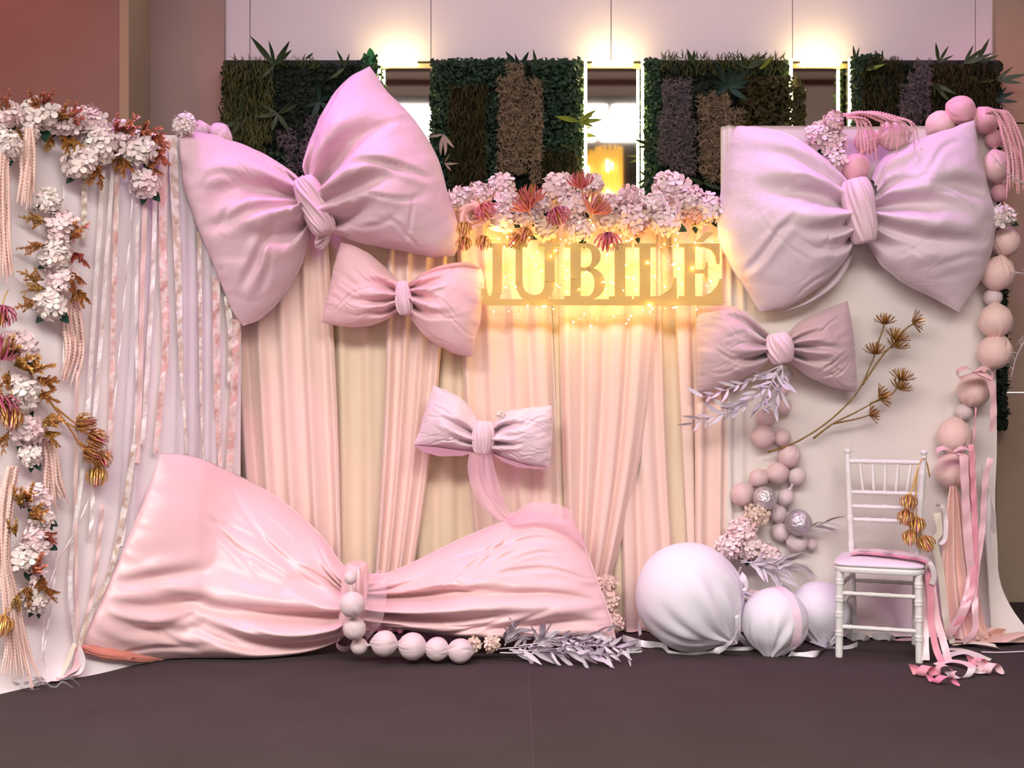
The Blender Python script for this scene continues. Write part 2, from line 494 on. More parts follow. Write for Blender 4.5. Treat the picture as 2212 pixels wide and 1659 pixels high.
# panel 2
foliage(p2, 'boxwood', [(930, 975, 128, 420), (975, 1100, 126, 190), (1046, 1080, 200, 420), (1150, 1258, 126, 330)], 3300, 11, 'leaf', G_BOX)
foliage(p2, 'brown_grass', [(968, 1052, 175, 430)], 2800, 20, 'grass', G_OLIVE)
foliage(p2, 'brown_grass', [(1165, 1250, 310, 430)], 1300, 18, 'grass', G_OLIVE)
V, Fc = hanging(rng, 1085, 1160, 150, 425, 9500, 10, YP - .05, 0.14); put('dried_tresses', V, Fc, G_BEIGE, p2, kind='stuff')
V, Fc = scatter(rng, [(1095, 1128, 135, 190)], 700, 10, 'twig', YP - .05, 0.10); put('dried_tresses', V, Fc, G_BEIGE, p2, kind='stuff')
rosette(p2, LEAF_TEAL, 1122, 150, (100, 130, 60, 200), 44, 0.25)
rosette(p2, LEAF_STRAP, 1160, 150, (55, 100, 20, 150), 42, 0.25)
rosette(p2, LEAF_DRY, 958, 290, (255, 300, 200, 285), 60, 0.35, 0.12)
rosette(p2, LEAF_DRY, 960, 352, (330, 345, 310, 60), 38, 0.35, 0.12)
rosette(p2, LEAF_TEAL, 1200, 240, (40, 140, 220, 320, 90, 270), 30, 0.45)
rosette(p2, LEAF_TEAL, 1215, 300, (40, 140, 220, 320, 90, 270), 26, 0.45)
rosette(p2, LEAF_LIME, 1250, 262, (12, -5, 30, -20, 170), 52, 0.2, 0.1)
rosette(p2, LEAF_STRAP, 1240, 320, (10, 170, 60, 300), 36, 0.3)
# panel 3
foliage(p3, 'boxwood', [(1392, 1428, 126, 430), (1392, 1440, 320, 430)], 1500, 11, 'leaf', G_BOX)
foliage(p3, 'grass_tufts', [(1420, 1700, 124, 165)], 700, 16, 'up', G_FERN, 0.08)
foliage(p3, 'grass_tufts', [(1600, 1735, 165, 290), (1690, 1738, 190, 280)], 1500, 14, 'leaf', G_OLIVE, 0.13)
foliage(p3, 'boxwood', [(1690, 1706, 130, 280)], 260, 10, 'leaf', G_BOX, 0.05)
V, Fc = hanging(rng, 1432, 1488, 150, 400, 8000, 9, YP - .05, 0.13); put('grey_tresses', V, Fc, G_GREYV, p3, kind='stuff')
V, Fc = hanging(rng, 1515, 1590, 180, 420, 8500, 10, YP - .05, 0.15); put('dried_tresses', V, Fc, G_BEIGE, p3, kind='stuff')
rosette(p3, LEAF_TEAL, 1573, 186, (165, 195, 130, 95, 60, 35, 12, 340, 310, 220), 54, 0.3, 0.16)
rosette(p3, LEAF_STRAP, 1498, 142, (110, 88), 36, 0.2)
rosette(p3, LEAF_STRAP, 1612, 148, (112, 30, 18, 160), 48, 0.25)
rosette(p3, LEAF_LIME, 1640, 150, (25, 40), 38, 0.2)
rosette(p3, LEAF_STRAP, 1408, 315, (160, 190, 60, 130, 320), 42, 0.3, 0.12)
rosette(p3, LEAF_STRAP, 1404, 385, (200, 150, 230, 60, 20), 44, 0.3, 0.12)
rosette(p3, LEAF_STRAP, 1520, 395, (10, 40, 170, 200, 330), 48, 0.3, 0.1)
# panel 4
foliage(p4, 'moss_grass', [(1842, 1950, 120, 300), (2010, 2160, 135, 300)], 5500, 15, 'grass', G_OLIVE, 0.1)
foliage(p4, 'boxwood', [(1838, 1862, 124, 280), (1860, 1900, 118, 150)], 900, 10, 'leaf', G_BOX)
V, Fc = hanging(rng, 1962, 2000, 128, 300, 4800, 9, YP - .05, 0.12); put('grey_tresses', V, Fc, G_GREYV, p4, kind='stuff')
rosette(p4, LEAF_STRAP, 1905, 140, (120, 93, 200), 40, 0.2)
rosette(p4, LEAF_STRAP, 2028, 135, (103, 62, 25), 40, 0.2)
rosette(p4, LEAF_STRAP, 2082, 138, (62, 14, 40), 52, 0.2)
rosette(p4, LEAF_STRAP, 2108, 136, (60, 12), 50, 0.2)
rosette(p4, LEAF_STRAP, 2150, 172, (30, 2, 345, 200), 60, 0.2)
rosette(p4, LEAF_STRAP, 2020, 180, (250, 290, 320, 200), 60, 0.3)
rosette(p4, LEAF_TEAL, 2150, 215, (300, 340, 20, 60), 44, 0.3)
rosette(p4, LEAF_LIME, 1870, 152, (2, 10), 40, 0.25)
rosette(p4, LEAF_STRAP, 1848, 135, (100, 80), 34, 0.2)
foliage(p4, 'edge_foliage', [(2150, 2174, 560, 925)], 900, 16, 'leaf', G_DARK, 0.08)
for k in range(12):
    leaf(p4, LEAF_STRAP, 2160, 610 + k * 26, (-20, 20, -50, 5)[k % 4], 26, 0.3)
# LED strips on the panel edges beside the mirrors
for r, px in ((p1, 819), (p2, 1265), (p3, 1388), (p3, 1709), (p4, 1836)):
    z0, z1 = W(0, 500, 7.66).z, W(0, 136, 7.66).z
    V, Fc = bx_px(px - 3.0, px + 3.0, 7.56, 7.572, z0, z1)
    put('led_strip', V, Fc, M_LED, r, smooth=False)
# thin bare twigs at the right edge of the picture
M_TWIG = mat('white_twig', 'cfc6c4', 0.8)
def twig(pts, label, rad=0.004):
    r = empty('bare_twig', pts[0], label, 'twig', 'white bare twigs at the right edge')
    P = cr(pts, 24); V, Fc = tube(P, np.linspace(rad, rad * .4, 24), 5); put('stem', V, Fc, M_TWIG, r)
    rr = random.Random(len(label))
    for k in range(5, 22, 3):
        d = Vector((rr.uniform(-.06, -.01), rr.uniform(-.03, .03), rr.uniform(-.06, .05)))
        p = Vector(P[k]); V, Fc = tube(cr([p, p + d * .6 + Vector((0, 0, .01)), p + d], 6), np.linspace(rad * .5, rad * .2, 6), 4)
        put('side_shoot', V, Fc, M_TWIG, r)
twig([W(2240, 405, 6.45), W(2205, 392, 6.45), W(2172, 370, 6.44), W(2150, 342, 6.42), W(2141, 333, 6.42)], 'thin grey twig in front of the upper right ball')
twig([W(2250, 588, 6.5), W(2222, 590, 6.5), W(2192, 590, 6.5)], 'short white twig sticking out beside the right garland')
twig([W(2240, 690, 6.5), W(2214, 735, 6.5), W(2196, 770, 6.48), W(2184, 815, 6.46)], 'drooping white twig at the right edge below the short one')
# ================================================================ backdrop panels and curtains
M_PALE = mat('pale_pink_cloth', 'f4e9ea', 0.8, sheen=0.2, bump=(14, 0.12, 0.5, 0.02), spec=0.2)
M_CREAM = mat('cream_cloth', 'ede2dc', 0.8, sheen=0.2, bump=(9, 0.22, 0.8, 0.03), spec=0.2)
M_PEACH = mat('peach_curtain', 'f8d8cd', 0.62, sheen=0.3, bump=(10, 0.1, 1.0, 0.02), spec=0.3)
M_BEIGE = mat('beige_curtain', 'f2d9bd', 0.62, sheen=0.25, bump=(10, 0.1, 1.0, 0.02), spec=0.3)
M_SHEERL = mat('lilac_sheer', 'f0e4ea', 0.8, clear=0.45)

HL = 2.65
def YLs(X, z):
    """the left panel stands turned towards the viewer"""
    y = min(5.5 + 1.27 * (X + 2.31), 6.64)
    s = min(max(1 - z / HL, 0), 1)
    return y + .03 - .06 * s - .08 * s ** 30

def YL(px, py):
    Y = 6.3
    for _ in range(14):
        Y = YLs((px - CX) * Y / F, CH - (py - CY) * Y / F)
    return Y
def WL(px, py, off=0.0):
    """point on the left cloth, off metres in front"""
    return W(px, py, YL(px, py) - off)

nx, nz = 130, 90
V = np.zeros((nx, nz, 3))
for i, X in enumerate(np.linspace(-3.1, -1.46, nx)):
    for j, z in enumerate(HL * (1 - np.linspace(0, 1, nz) ** .6)):
        y = YLs(X, z)
        s = 1 - z / HL
        y -= 0.016 * math.sin(X * 21 + 1.4 * math.sin(X * 7) + .3 * s) * (0.35 + 0.65 * s)
        V[i, j] = (X, y, z)
r = empty('backdrop_panel', (-2.2, 5.7, 0), 'pale pink cloth backdrop panel behind the hanging ribbons, left end', 'backdrop', 'cloth backdrop panels')
put('cloth', V.reshape(-1, 3), gridf(nx, nz, True), M_PALE, r)
# rolled top edge of the panel
P = [(X, YLs(X, HL) + 0.02, HL - 0.02) for X in np.linspace(-3.1, -1.46, 30)]
Vv, Fc = tube(P, 0.022, 8); put('top_edge', Vv, Fc, M_PALE, r)

# sheer strips hanging over the left panel
def hang_strip(name, pts, wpx, m, label, cat, group, off=0.03, wave=0.004, n=60, parent=None, nw=5, pleat=0.0):
    """cloth strip along picture points on the left cloth"""
    P2 = cr(pts, n)
    wp = np.interp(np.linspace(0, 1, n), np.linspace(0, 1, len(wpx)), wpx) if not np.isscalar(wpx) else np.full(n, wpx)
    V = np.zeros((n, nw, 3))
    ph = (pts[0][0] * .37) % 6.28
    for i in range(n):
        for k in range(nw):
            a = k / (nw - 1) - .5
            p = WL(P2[i, 0] + a * wp[i], P2[i, 1], off + wave * math.sin(i * .45 + ph + a * 1.5) + pleat * math.sin(a * 14 + ph))
            V[i, k] = p
    return put(name, V.reshape(-1, 3), gridf(n, nw), m, parent, label=label, cat=cat, group=group)
for k, (xa, xb, wd) in enumerate(((300, 285, 40), (400, 404, 46), (446, 450, 36))):
    hang_strip('sheer_strip', [(xa, 300), (xa + 6, 600), (xb, 980), (xb - 14, 1280)], wd, M_SHEERL,
               'lilac sheer cloth strip, %s from the left on the left panel' % ORD[k], 'cloth strip', 'lilac sheer strips', 0.045, nw=9, pleat=0.008)

# right panel: cloth stretched over a frame
YR = 6.76
def WR(px, py, off=0.0): return W(px, py, YR - off)
x0, x1 = (1560 - CX) * YR / F, (2152 - CX) * YR / F
ztop = W(0, 272, YR).z
nx, nz = 120, 110
V = np.zeros((nx, nz, 3))
uu = np.linspace(0, 1, nx); zz = np.linspace(ztop, 0.012, nz)
for i in range(nx):
    X = x0 + (x1 - x0) * uu[i]
    s = 1 - zz / ztop
    flare = 0.30 * np.clip((s - .86) / .14, 0, 1) ** 2 * sst(.0, .5, uu[i])
    # diagonal pull creases
    dgl = X * 6.0 + zz * 7.5
    y = YR - 0.010 * np.sin(dgl * 1.3 + 2 * np.sin(X * 3)) * (0.3 + s) - 0.016 * vn(X * 3.1 + 0 * zz, zz * 2.2, 3) - flare * .6
    y -= 0.02 * np.exp(-((uu[i] - .03) / .05) ** 2) * np.sin(X * 90)
    V[i, :, 0] = X + flare * .5 * sst(.8, 1, uu[i]); V[i, :, 1] = y; V[i, :, 2] = zz
V2 = V.copy(); V2[:, :, 1] = YR + 0.05; V2[:, :, 0] = np.linspace(x0, x1, nx)[:, None]
r = empty('backdrop_panel', ((x0 + x1) / 2, YR, 0), 'cream cloth backdrop panel behind the chair and the silver balls, right end', 'backdrop', 'cloth backdrop panels')
n = nx * nz
fc = gridf(nx, nz, True).tolist()
edge = [i * nz for i in range(nx)]
fc += [[edge[i], edge[i + 1], edge[i + 1] + n, edge[i] + n] for i in range(nx - 1)]
for base_i in (0, (nx - 1) * nz):
    fc += [[base_i + j, base_i + j + 1, base_i + j + 1 + n, base_i + j + n] for j in range(nz - 1)]
put('cloth', np.vstack([V.reshape(-1, 3), V2.reshape(-1, 3)]), fc, M_CREAM, r)
# wing of cloth trailing to the right on the floor
nu, nv = 26, 30
V = np.zeros((nu, nv, 3))
top = cr([(2136, 1020), (2146, 1060), (2150, 1100)], nu)
for i in range(nu):
    t = i / (nu - 1)
    a = W(2120 + 32 * t, 1000 + 120 * t, 6.70 - .02 * math.sin(t * 9))
    b = Vector((W(2110 + 130 * t, 1375, 6.7).x, 6.50 + .62 * t + .03 * math.sin(t * 8), 0.012))
    for j in range(nv):
        s = j / (nv - 1)
        p = a.lerp(b, s); p.x -= 0.05 * math.sin(math.pi * s) * t; p.y -= .02 * math.sin(math.pi * s) * math.sin(t * 14)
        V[i, j] = p
put('cloth_wing', V.reshape(-1, 3), gridf(nu, nv, True), M_PALE, r)

# middle: gathered curtains
def curtain(parent, name, tl, tr, bl, br, Y0, nf, amp, m, seed, mid=None, nu=140, nv=60, pw=1.0, flip=False):
    """curtain piece between picture edges tl-tr (top) and bl-br (bottom)"""
    V = np.zeros((nu, nv, 3))
    u = np.linspace(0, 1, nu)
    w = u + 0.05 * vn(u * 5, 0 * u, seed)
    for j in range(nv):
        s = j / (nv - 1)
        L = np.array(tl) * (1 - s) + np.array(bl) * s; R = np.array(tr) * (1 - s) + np.array(br) * s
        if mid is not None:
            k = math.sin(math.pi * s); L = L + np.array(mid[0]) * k; R = R + np.array(mid[1]) * k
        px = L[0] + (R[0] - L[0]) * u; py = L[1] + (R[1] - L[1]) * u
        ph = w * nf * 2 * math.pi + .35 * vn(u * 3 + 9, np.full(nu, s * 2.2), seed) * 1.2
        f = np.sin(ph) + .30 * np.sin(ph * 2.13 + seed) * (1 - .6 * s) + .30 * vn(u * nf * 1.7, np.full(nu, s * 3), seed + 2)
        f = np.sign(f) * np.abs(f) ** pw
        edge = np.clip(np.minimum(u, 1 - u) / .04, 0, 1)
        Y = Y0 - amp * (f * .5 + .5) * (.55 + .45 * s) - .02 * edge
        V[:, j, 0] = (px - CX) * Y0 / F; V[:, j, 1] = Y; V[:, j, 2] = np.maximum(CH - (py - CY) * Y0 / F, 0.008)
    return put(name, V.reshape(-1, 3), gridf(nu, nv, True), m, parent)

r = empty('curtain', (0.0, 6.8, 0), 'beige gathered back curtain showing between the peach drapes', 'curtain')
curtain(r, 'drape', (470, 440), (1600, 440), (470, 1385), (1600, 1385), 6.84, 19, 0.038, M_BEIGE, 1, nu=420, nv=50)
SW = [
    ('peach drape below the largest bow, beside the satin ribbons', (500, 452), (706, 452), (572, 1392), (742, 1392), 4.2, 0.06, ((-18, 0), (8, 0))),
    ('peach drape falling behind the pink bow, narrowing downwards', (838, 452), (972, 452), (800, 1392), (868, 1392), 3.4, 0.055, ((10, 0), (18, 0))),
    ('peach drape behind the small tailed bow', (984, 452), (1178, 452), (1046, 1392), (1216, 1392), 3.8, 0.045, ((-8, 0), (6, 0))),
    ('peach drape crossing leftwards below the letter sign', (1206, 452), (1418, 452), (1232, 1392), (1278, 1392), 3.8, 0.06, ((-6, 0), (46, 0))),
    ('peach drape behind the largest floor ball', (1330, 452), (1426, 452), (1346, 1382), (1462, 1384), 2.0, 0.045, ((0, 0), (-8, 0))),
    ('narrow peach drape beside the mauve velvet bow', (1446, 452), (1508, 452), (1492, 1384), (1524, 1384), 1.1, 0.035, ((0, 0), (0, 0))),
    ('peach drape at the edge of the right cloth panel', (1500, 452), (1578, 452), (1500, 1384), (1574, 1384), 1.8, 0.04, ((0, 0), (0, 0))),
]
for k, (lb, tl, tr, bl, br, nf, amp, mid) in enumerate(SW):
    Y0 = (6.785, 6.785, 6.79, 6.76, 6.80, 6.795, 6.77)[k]
    rr = empty('curtain', W((tl[0] + tr[0]) / 2, 1380, Y0), lb, 'curtain', 'peach drapes of the middle section'); rr.location.z = 0
    curtain(rr, 'drape', tl, tr, bl, br, Y0, nf, amp, M_PEACH, 3 + k, mid=mid)
# ================================================================ bows
M_BOW1 = mat('mauve_taffeta', 'e2c0c8', 0.5, sheen=0.35, bump=(7, 0.25, 1.6, 0.03), spec=0.35)
M_BOW2 = mat('rose_pink_taffeta', 'f4c8cc', 0.5, sheen=0.35, bump=(9, 0.2, 1.4, 0.02), spec=0.35)
M_BOW3 = mat('pale_pink_taffeta', 'f1d6de', 0.45, sheen=0.35, bump=(12, 0.3, 1.4, 0.02), spec=0.4)
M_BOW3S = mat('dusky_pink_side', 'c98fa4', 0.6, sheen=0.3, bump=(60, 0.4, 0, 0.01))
M_BOW4 = mat('pink_satin', 'edc6c6', 0.32, sheen=0.25, bump=(5, 0.10, 1.0, 0.03), spec=0.5)
M_BOW5 = mat('blush_taffeta', 'e8d2da', 0.5, sheen=0.3, bump=(7, 0.28, 1.6, 0.03), spec=0.35)
M_BOW6 = mat('mauve_velvet', 'c8aaae', 0.6, sheen=0.9, bump=(8, 0.2, 1.4, 0.02), spec=0.2, var=('d8bcbe', 4.0))
M_TULLE = mat('pink_tulle', 'f4c4d2', 0.7, clear=0.5, sheen=0.3)
M_TULLEK = mat('pink_tulle_knot', 'f1d2da', 0.6, sheen=0.4, bump=(30, 0.2, 0.6, 0.01))

def loop(parent, name, top, bot, outer, Yf, H, m, creases, seed, nu=110, nv=84, back=0.4, puck=0.0016, ku=0.34, rag=0.0, edgep=0.5):
    """one stuffed loop of a bow. top/bot run from the knot to the outer corners, outer from corner to corner"""
    T = cr(top, nu); B = cr(bot, nu); O = cr(outer, nv)
    u = np.linspace(0, 1, nu); v = np.linspace(0, 1, nv)
    v = .5 - .5 * np.cos(np.pi * v) * (0.55) - .5 * (1 - 2 * v) * 0.45          # denser at the edges
    v = (v - v[0]) / (v[-1] - v[0])
    O = cr(outer, 400)[np.clip((v * 399).round().astype(int), 0, 399)]
    I = T[0][None] * (1 - v[:, None]) + B[0][None] * v[:, None]
    U, Vv = np.meshgrid(u, v, indexing='ij')
    S = (1 - Vv)[..., None] * T[:, None] + Vv[..., None] * B[:, None] + (1 - U)[..., None] * I[None] + U[..., None] * O[None]
    S -= ((1 - U) * (1 - Vv))[..., None] * T[0] + (U * (1 - Vv))[..., None] * T[-1] + ((1 - U) * Vv)[..., None] * B[0] + (U * Vv)[..., None] * B[-1]
    g = (ku + (1 - ku) * sst(0, .55, U)) * np.clip(1 - U ** 3.2, 0, 1) ** edgep
    prof = np.clip(4 * Vv * (1 - Vv), 0, 1) ** 0.5
    h = H * g * prof
    rngl = np.random.RandomState(seed)
    d = np.zeros_like(U)
    cs = list(creases)
    cs = [(c[0], c[1], c[2], c[3], c[4] * 1.75, c[5] * 1.25, c[6] if len(c) > 6 else 0.0) for c in cs]
    for _ in range(5):        # short gathers leaving the knot
        a = rngl.uniform(.08, .92)
        cs.append((a, a + (a - .5) * .15, 0, rngl.uniform(.12, .28), rngl.uniform(.08, .18) * H, rngl.uniform(.018, .035), 0))
    for _ in range(12):       # faint wrinkles
        a = rngl.uniform(.05, .95); ua = rngl.uniform(.15, .6)
        cs.append((a, a + rngl.uniform(-.3, .3), ua, min(.99, ua + rngl.uniform(.2, .5)), rngl.uniform(.02, .055) * H, rngl.uniform(.012, .03), rngl.uniform(-.06, .06)))
    for (va, vb, ua, ub, dep, wd, cv) in cs:
        t = np.clip((U - ua) / (ub - ua), 0, 1)
        line = va + (vb - va) * t
        bow_ = .03 * np.sin(t * 3.1 + va * 9) + cv * np.sin(np.pi * t)
        wd2 = wd * (1.25 - .45 * t)
        x = (Vv - line - bow_) / wd2
        env = np.where((U >= ua) & (U <= ub), np.sin(np.pi * np.clip(.5 * (1 - t) + .0, 0, .5)) ** 1.1 if ua <= 0.001 else np.sin(np.pi * t) ** .8, 0)
        pr = -np.exp(-(x ** 2) * np.where(x > 0, 1.0, 2.2)) + .55 * np.exp(-((x - 1.7) / 1.25) ** 2) + .45 * np.exp(-((x + 1.5) / 1.1) ** 2)
        d += dep * env * pr
    d += H * (.06 * vn(U * 4 + seed, Vv * 4, seed) + .022 * vn(U * 6 + seed, Vv * 17 + U * 5, seed + 2)) * prof
    e = (1 - U)
    d += puck * 2.5 * vn(Vv * 38, U * 4, seed) * np.exp(-(e / .09) ** 2) * 2 * prof
    px = S[..., 0].copy(); py = S[..., 1].copy()
    if rag:                   # slightly uneven outline
        px += rag * vn(U * 11, Vv * 11, seed + 1); py += rag * vn(U * 11, Vv * 11, seed + 4)
    Yb = Yf(px, py)
    fade = np.clip(prof * 2.2, 0, 1) * np.clip((1 - U) / .04, 0, 1) ** .5
    Yfr = Yb - h - d * fade
    X = (px - CX) * Yb / F; Z = CH - (py - CY) * Yb / F
    A = np.stack([X, Yfr, np.maximum(Z, 0.006)], -1).reshape(-1, 3)
    Bk = np.stack([X, Yb + back * h + .002, np.maximum(Z, 0.006)], -1).reshape(-1, 3)
    n = nu * nv
    f1 = gridf(nu, nv, True); f2 = gridf(nu, nv) + n
    rim = [[i * nv, (i + 1) * nv, (i + 1) * nv + n, i * nv + n] for i in range(nu - 1)]
    rim += [[i * nv + nv - 1, i * nv + nv - 1 + n, (i + 1) * nv + nv - 1 + n, (i + 1) * nv + nv - 1] for i in range(nu - 1)]
    rim += [[(nu - 1) * nv + j, (nu - 1) * nv + j + 1, (nu - 1) * nv + j + 1 + n, (nu - 1) * nv + j + n] for j in range(nv - 1)]
    return put(name, np.vstack([A, Bk]), f1.tolist() + f2.tolist() + rim, m, parent)

def knot(parent, name, px, py, w, h, deg, Y, depth, m, seed, twist=0.0, pinch=0.0, nu=120, nv=34, ridge=0.10):
    """wrapped knot: a barrel with cloth ridges running over it. deg tilts it from upright"""
    a = math.radians(deg); V = np.zeros((nu, nv, 3))
    sc = Y / F
    rs = np.random.RandomState(seed)
    phs = rs.uniform(0, 6.28, 4)
    for j in range(nv):
        t = j / (nv - 1)                      # along its length (down)
        s = math.sin(math.pi * (0.05 + .90 * t)) ** .26 * (1 - pinch * math.exp(-((t - .5) / .25) ** 2)) * (1 + .05 * math.sin(t * 5 + seed))
        for i in range(nu):
            th = 2 * math.pi * i / nu
            k = th + twist * (t - .5)
            rg = 1 + ridge * (math.sin(k * 7 + phs[0] + t) * .5 + math.sin(k * 12 + phs[1] + t * 2.4) * .5 + .4 * math.sin(k * 19 + phs[2] - t * 1.5))
            x = math.cos(th) * w / 2 * s * rg; dy = math.sin(th) * depth * s * rg
            L = (t - .5) * h
            ix = x * math.cos(a) - L * math.sin(a); iy = x * math.sin(a) + L * math.cos(a)
            V[i, j] = ((px + ix - CX) * sc, Y - dy, CH - (py + iy - CY) * sc)
    fc = [[i * nv + j, ((i + 1) % nu) * nv + j, ((i + 1) % nu) * nv + j + 1, i * nv + j + 1] for i in range(nu) for j in range(nv - 1)]
    fc += [[i * nv for i in range(nu)][::-1], [i * nv + nv - 1 for i in range(nu)]]
    return put(name, V.reshape(-1, 3), fc, m, parent)

def bow(label, px, py, Y, group='stuffed cloth bows'):
    return empty('bow', W(px, py, Y), label, 'bow', group)
C_ = lambda y: (lambda a, b: y + 0 * a)
YLpx = lambda px: np.interp(px, [0, 900], [5.52, 7.32])
def smin(a, b, k=.07): return -k * np.log(np.exp(-(a - 6.3) / k) + np.exp(-(b - 6.3) / k)) + 6.3
def Y1(px, py): return smin(6.62, YLpx(px) - .04)

# -- 1: largest hanging bow
Yb = 6.60
r = bow('largest mauve-pink bow hanging tilted at upper left', 680, 700, Yb)
loop(r, 'bow_loop', [(655, 392), (620, 362), (565, 328), (500, 302), (440, 286), (393, 279)],
     [(672, 500), (664, 535), (645, 585), (612, 640), (565, 688), (525, 704)],
     [(393, 279), (388, 310), (396, 400), (424, 478), (458, 565), (500, 665), (525, 704)], Y1, 0.24, M_BOW1,
     [(.34, .36, 0, .85, .085, .075), (.52, .47, 0, .98, .045, .03), (.76, .62, 0, .66, .06, .05), (.10, .10, 0, .4, .04, .05), (.62, .80, .3, .85, .025, .03)], 3, rag=1.5)
loop(r, 'bow_loop', [(668, 392), (660, 350), (681, 280), (712, 220), (752, 170), (797, 143)],
     [(706, 505), (735, 512), (800, 530), (880, 546), (935, 556), (982, 552)],
     [(797, 143), (836, 196), (882, 242), (940, 330), (966, 410), (985, 470), (993, 525), (982, 552)], C_(Yb), 0.30, M_BOW1,
     [(.34, .34, 0, .88, .11, .075), (.58, .54, 0, .82, .07, .045), (.80, .70, 0, .60, .05, .05), (.12, .14, 0, .40, .07, .05), (.45, .62, .35, .95, .025, .02)], 5, rag=1.5)
kn1 = knot(r, 'knot', 680, 446, 62, 128, -22, Yb - .13, 0.13, M_BOW1, 2, twist=1.6, pinch=0.1, ridge=.12)
knot(kn1, 'knot_tuft', 700, 508, 60, 26, -70, Yb - .05, 0.06, M_TULLEK, 8, twist=1, ridge=.2)

# -- 2: rose pink bow
Yb = 6.60
r = bow('rose-pink satin bow just below the largest bow', 872, 760, Yb)
loop(r, 'bow_loop', [(868, 613), (842, 586), (800, 550), (765, 531), (736, 523)],
     [(866, 668), (832, 692), (790, 706), (740, 706), (693, 697)],
     [(736, 523), (722, 572), (706, 640), (693, 697)], C_(Yb), 0.16, M_BOW2,
     [(.35, .35, 0, .5, .05, .07), (.6, .62, 0, .75, .04, .05), (.8, .82, 0, .5, .04, .05)], 11, rag=1)
loop(r, 'bow_loop', [(886, 608), (915, 592), (960, 578), (1000, 571), (1038, 576)],
     [(880, 672), (896, 702), (932, 738), (985, 766), (1021, 771)],
     [(1038, 576), (1046, 605), (1040, 680), (1021, 771)], C_(Yb), 0.18, M_BOW2,
     [(.22, .2, 0, .6, .04, .05), (.45, .45, 0, .5, .05, .06), (.68, .6, 0, .62, .05, .05)], 12, rag=1)
lp2 = [o_ for o_ in r.children if o_.name.startswith('bow_loop')][-1]
loop(lp2, 'lining', [(905, 592), (950, 574), (1000, 566), (1034, 569)], [(905, 598), (950, 586), (1000, 580), (1034, 582)],
     [(1034, 569), (1037, 576), (1034, 582)], C_(Yb - .03), 0.05, mat('peach_lining', 'f0b8ac', 0.4, sheen=.3), [], 13, nu=50, nv=16)
knot(r, 'knot', 872, 644, 34, 72, -6, Yb - .08, 0.085, M_TULLEK, 4, twist=.4, ridge=.1)

# -- 3: small tailed bow
Yb = 6.62
r = bow('small pale pink bow with a sheer tail, in the middle', 1045, 1000, Yb)
loop(r, 'bow_loop', [(1034, 910), (1008, 872), (972, 846), (935, 833)], [(1026, 975), (990, 972), (940, 965), (893, 962)],
     [(935, 833), (920, 880), (905, 930), (893, 962)], C_(Yb - .05), 0.12, M_BOW3, [(.5, .45, 0, .7, .04, .07), (.7, .72, 0, .5, .03, .05)], 21, rag=1)
loop(r, 'bow_loop', [(1064, 914), (1088, 892), (1130, 882), (1192, 876)], [(1062, 978), (1090, 990), (1140, 1005), (1188, 1011)],
     [(1192, 876), (1194, 940), (1188, 1011)], C_(Yb - .05), 0.12, M_BOW3, [(.3, .3, 0, .6, .045, .06), (.66, .6, 0, .55, .05, .045)], 22, rag=1)
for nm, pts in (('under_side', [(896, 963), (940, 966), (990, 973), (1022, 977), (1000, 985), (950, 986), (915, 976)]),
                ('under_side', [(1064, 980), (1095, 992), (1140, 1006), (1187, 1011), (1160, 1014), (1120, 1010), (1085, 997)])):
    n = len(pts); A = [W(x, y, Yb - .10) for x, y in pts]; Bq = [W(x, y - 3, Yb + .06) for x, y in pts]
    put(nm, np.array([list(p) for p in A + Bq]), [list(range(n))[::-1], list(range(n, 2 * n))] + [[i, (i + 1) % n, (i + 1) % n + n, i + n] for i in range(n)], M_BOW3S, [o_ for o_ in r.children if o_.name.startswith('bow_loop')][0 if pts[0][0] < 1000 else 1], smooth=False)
knot(r, 'knot', 1044, 945, 46, 72, 6, Yb - .10, 0.085, M_TULLEK, 6, twist=.5, ridge=.1)

def ribbon_mesh(pts, width, n=70, nw=5, side=None, wave=0.0, cup=0.0, seed=0):
    """strip along 3D points; side(t) gives its width direction"""
    P = cr(pts, n); T, A, B = frames(P)
    arc_ = np.concatenate([[0], np.cumsum(np.linalg.norm(np.diff(P, axis=0), axis=1))])
    w = np.interp(np.linspace(0, 1, n), np.linspace(0, 1, len(width)), width) if not np.isscalar(width) else np.full(n, width)
    V = np.zeros((n, nw, 3))
    for i in range(n):
        sd = np.array(side(i / (n - 1)) if callable(side) else (side if side is not None else (1, 0, 0)), float)
        sd = sd - T[i] * np.dot(sd, T[i]); sd /= np.linalg.norm(sd) + 1e-9
        nr = np.cross(T[i], sd)
        for k in range(nw):
            a = k / (nw - 1) - .5
            V[i, k] = P[i] + sd * a * w[i] + nr * (wave * math.sin(arc_[i] * 48 + seed + a * 2) + cup * (4 * a * a))
    V[:, :, 2] = np.maximum(V[:, :, 2], 0.004)
    return V.reshape(-1, 3), gridf(n, nw)

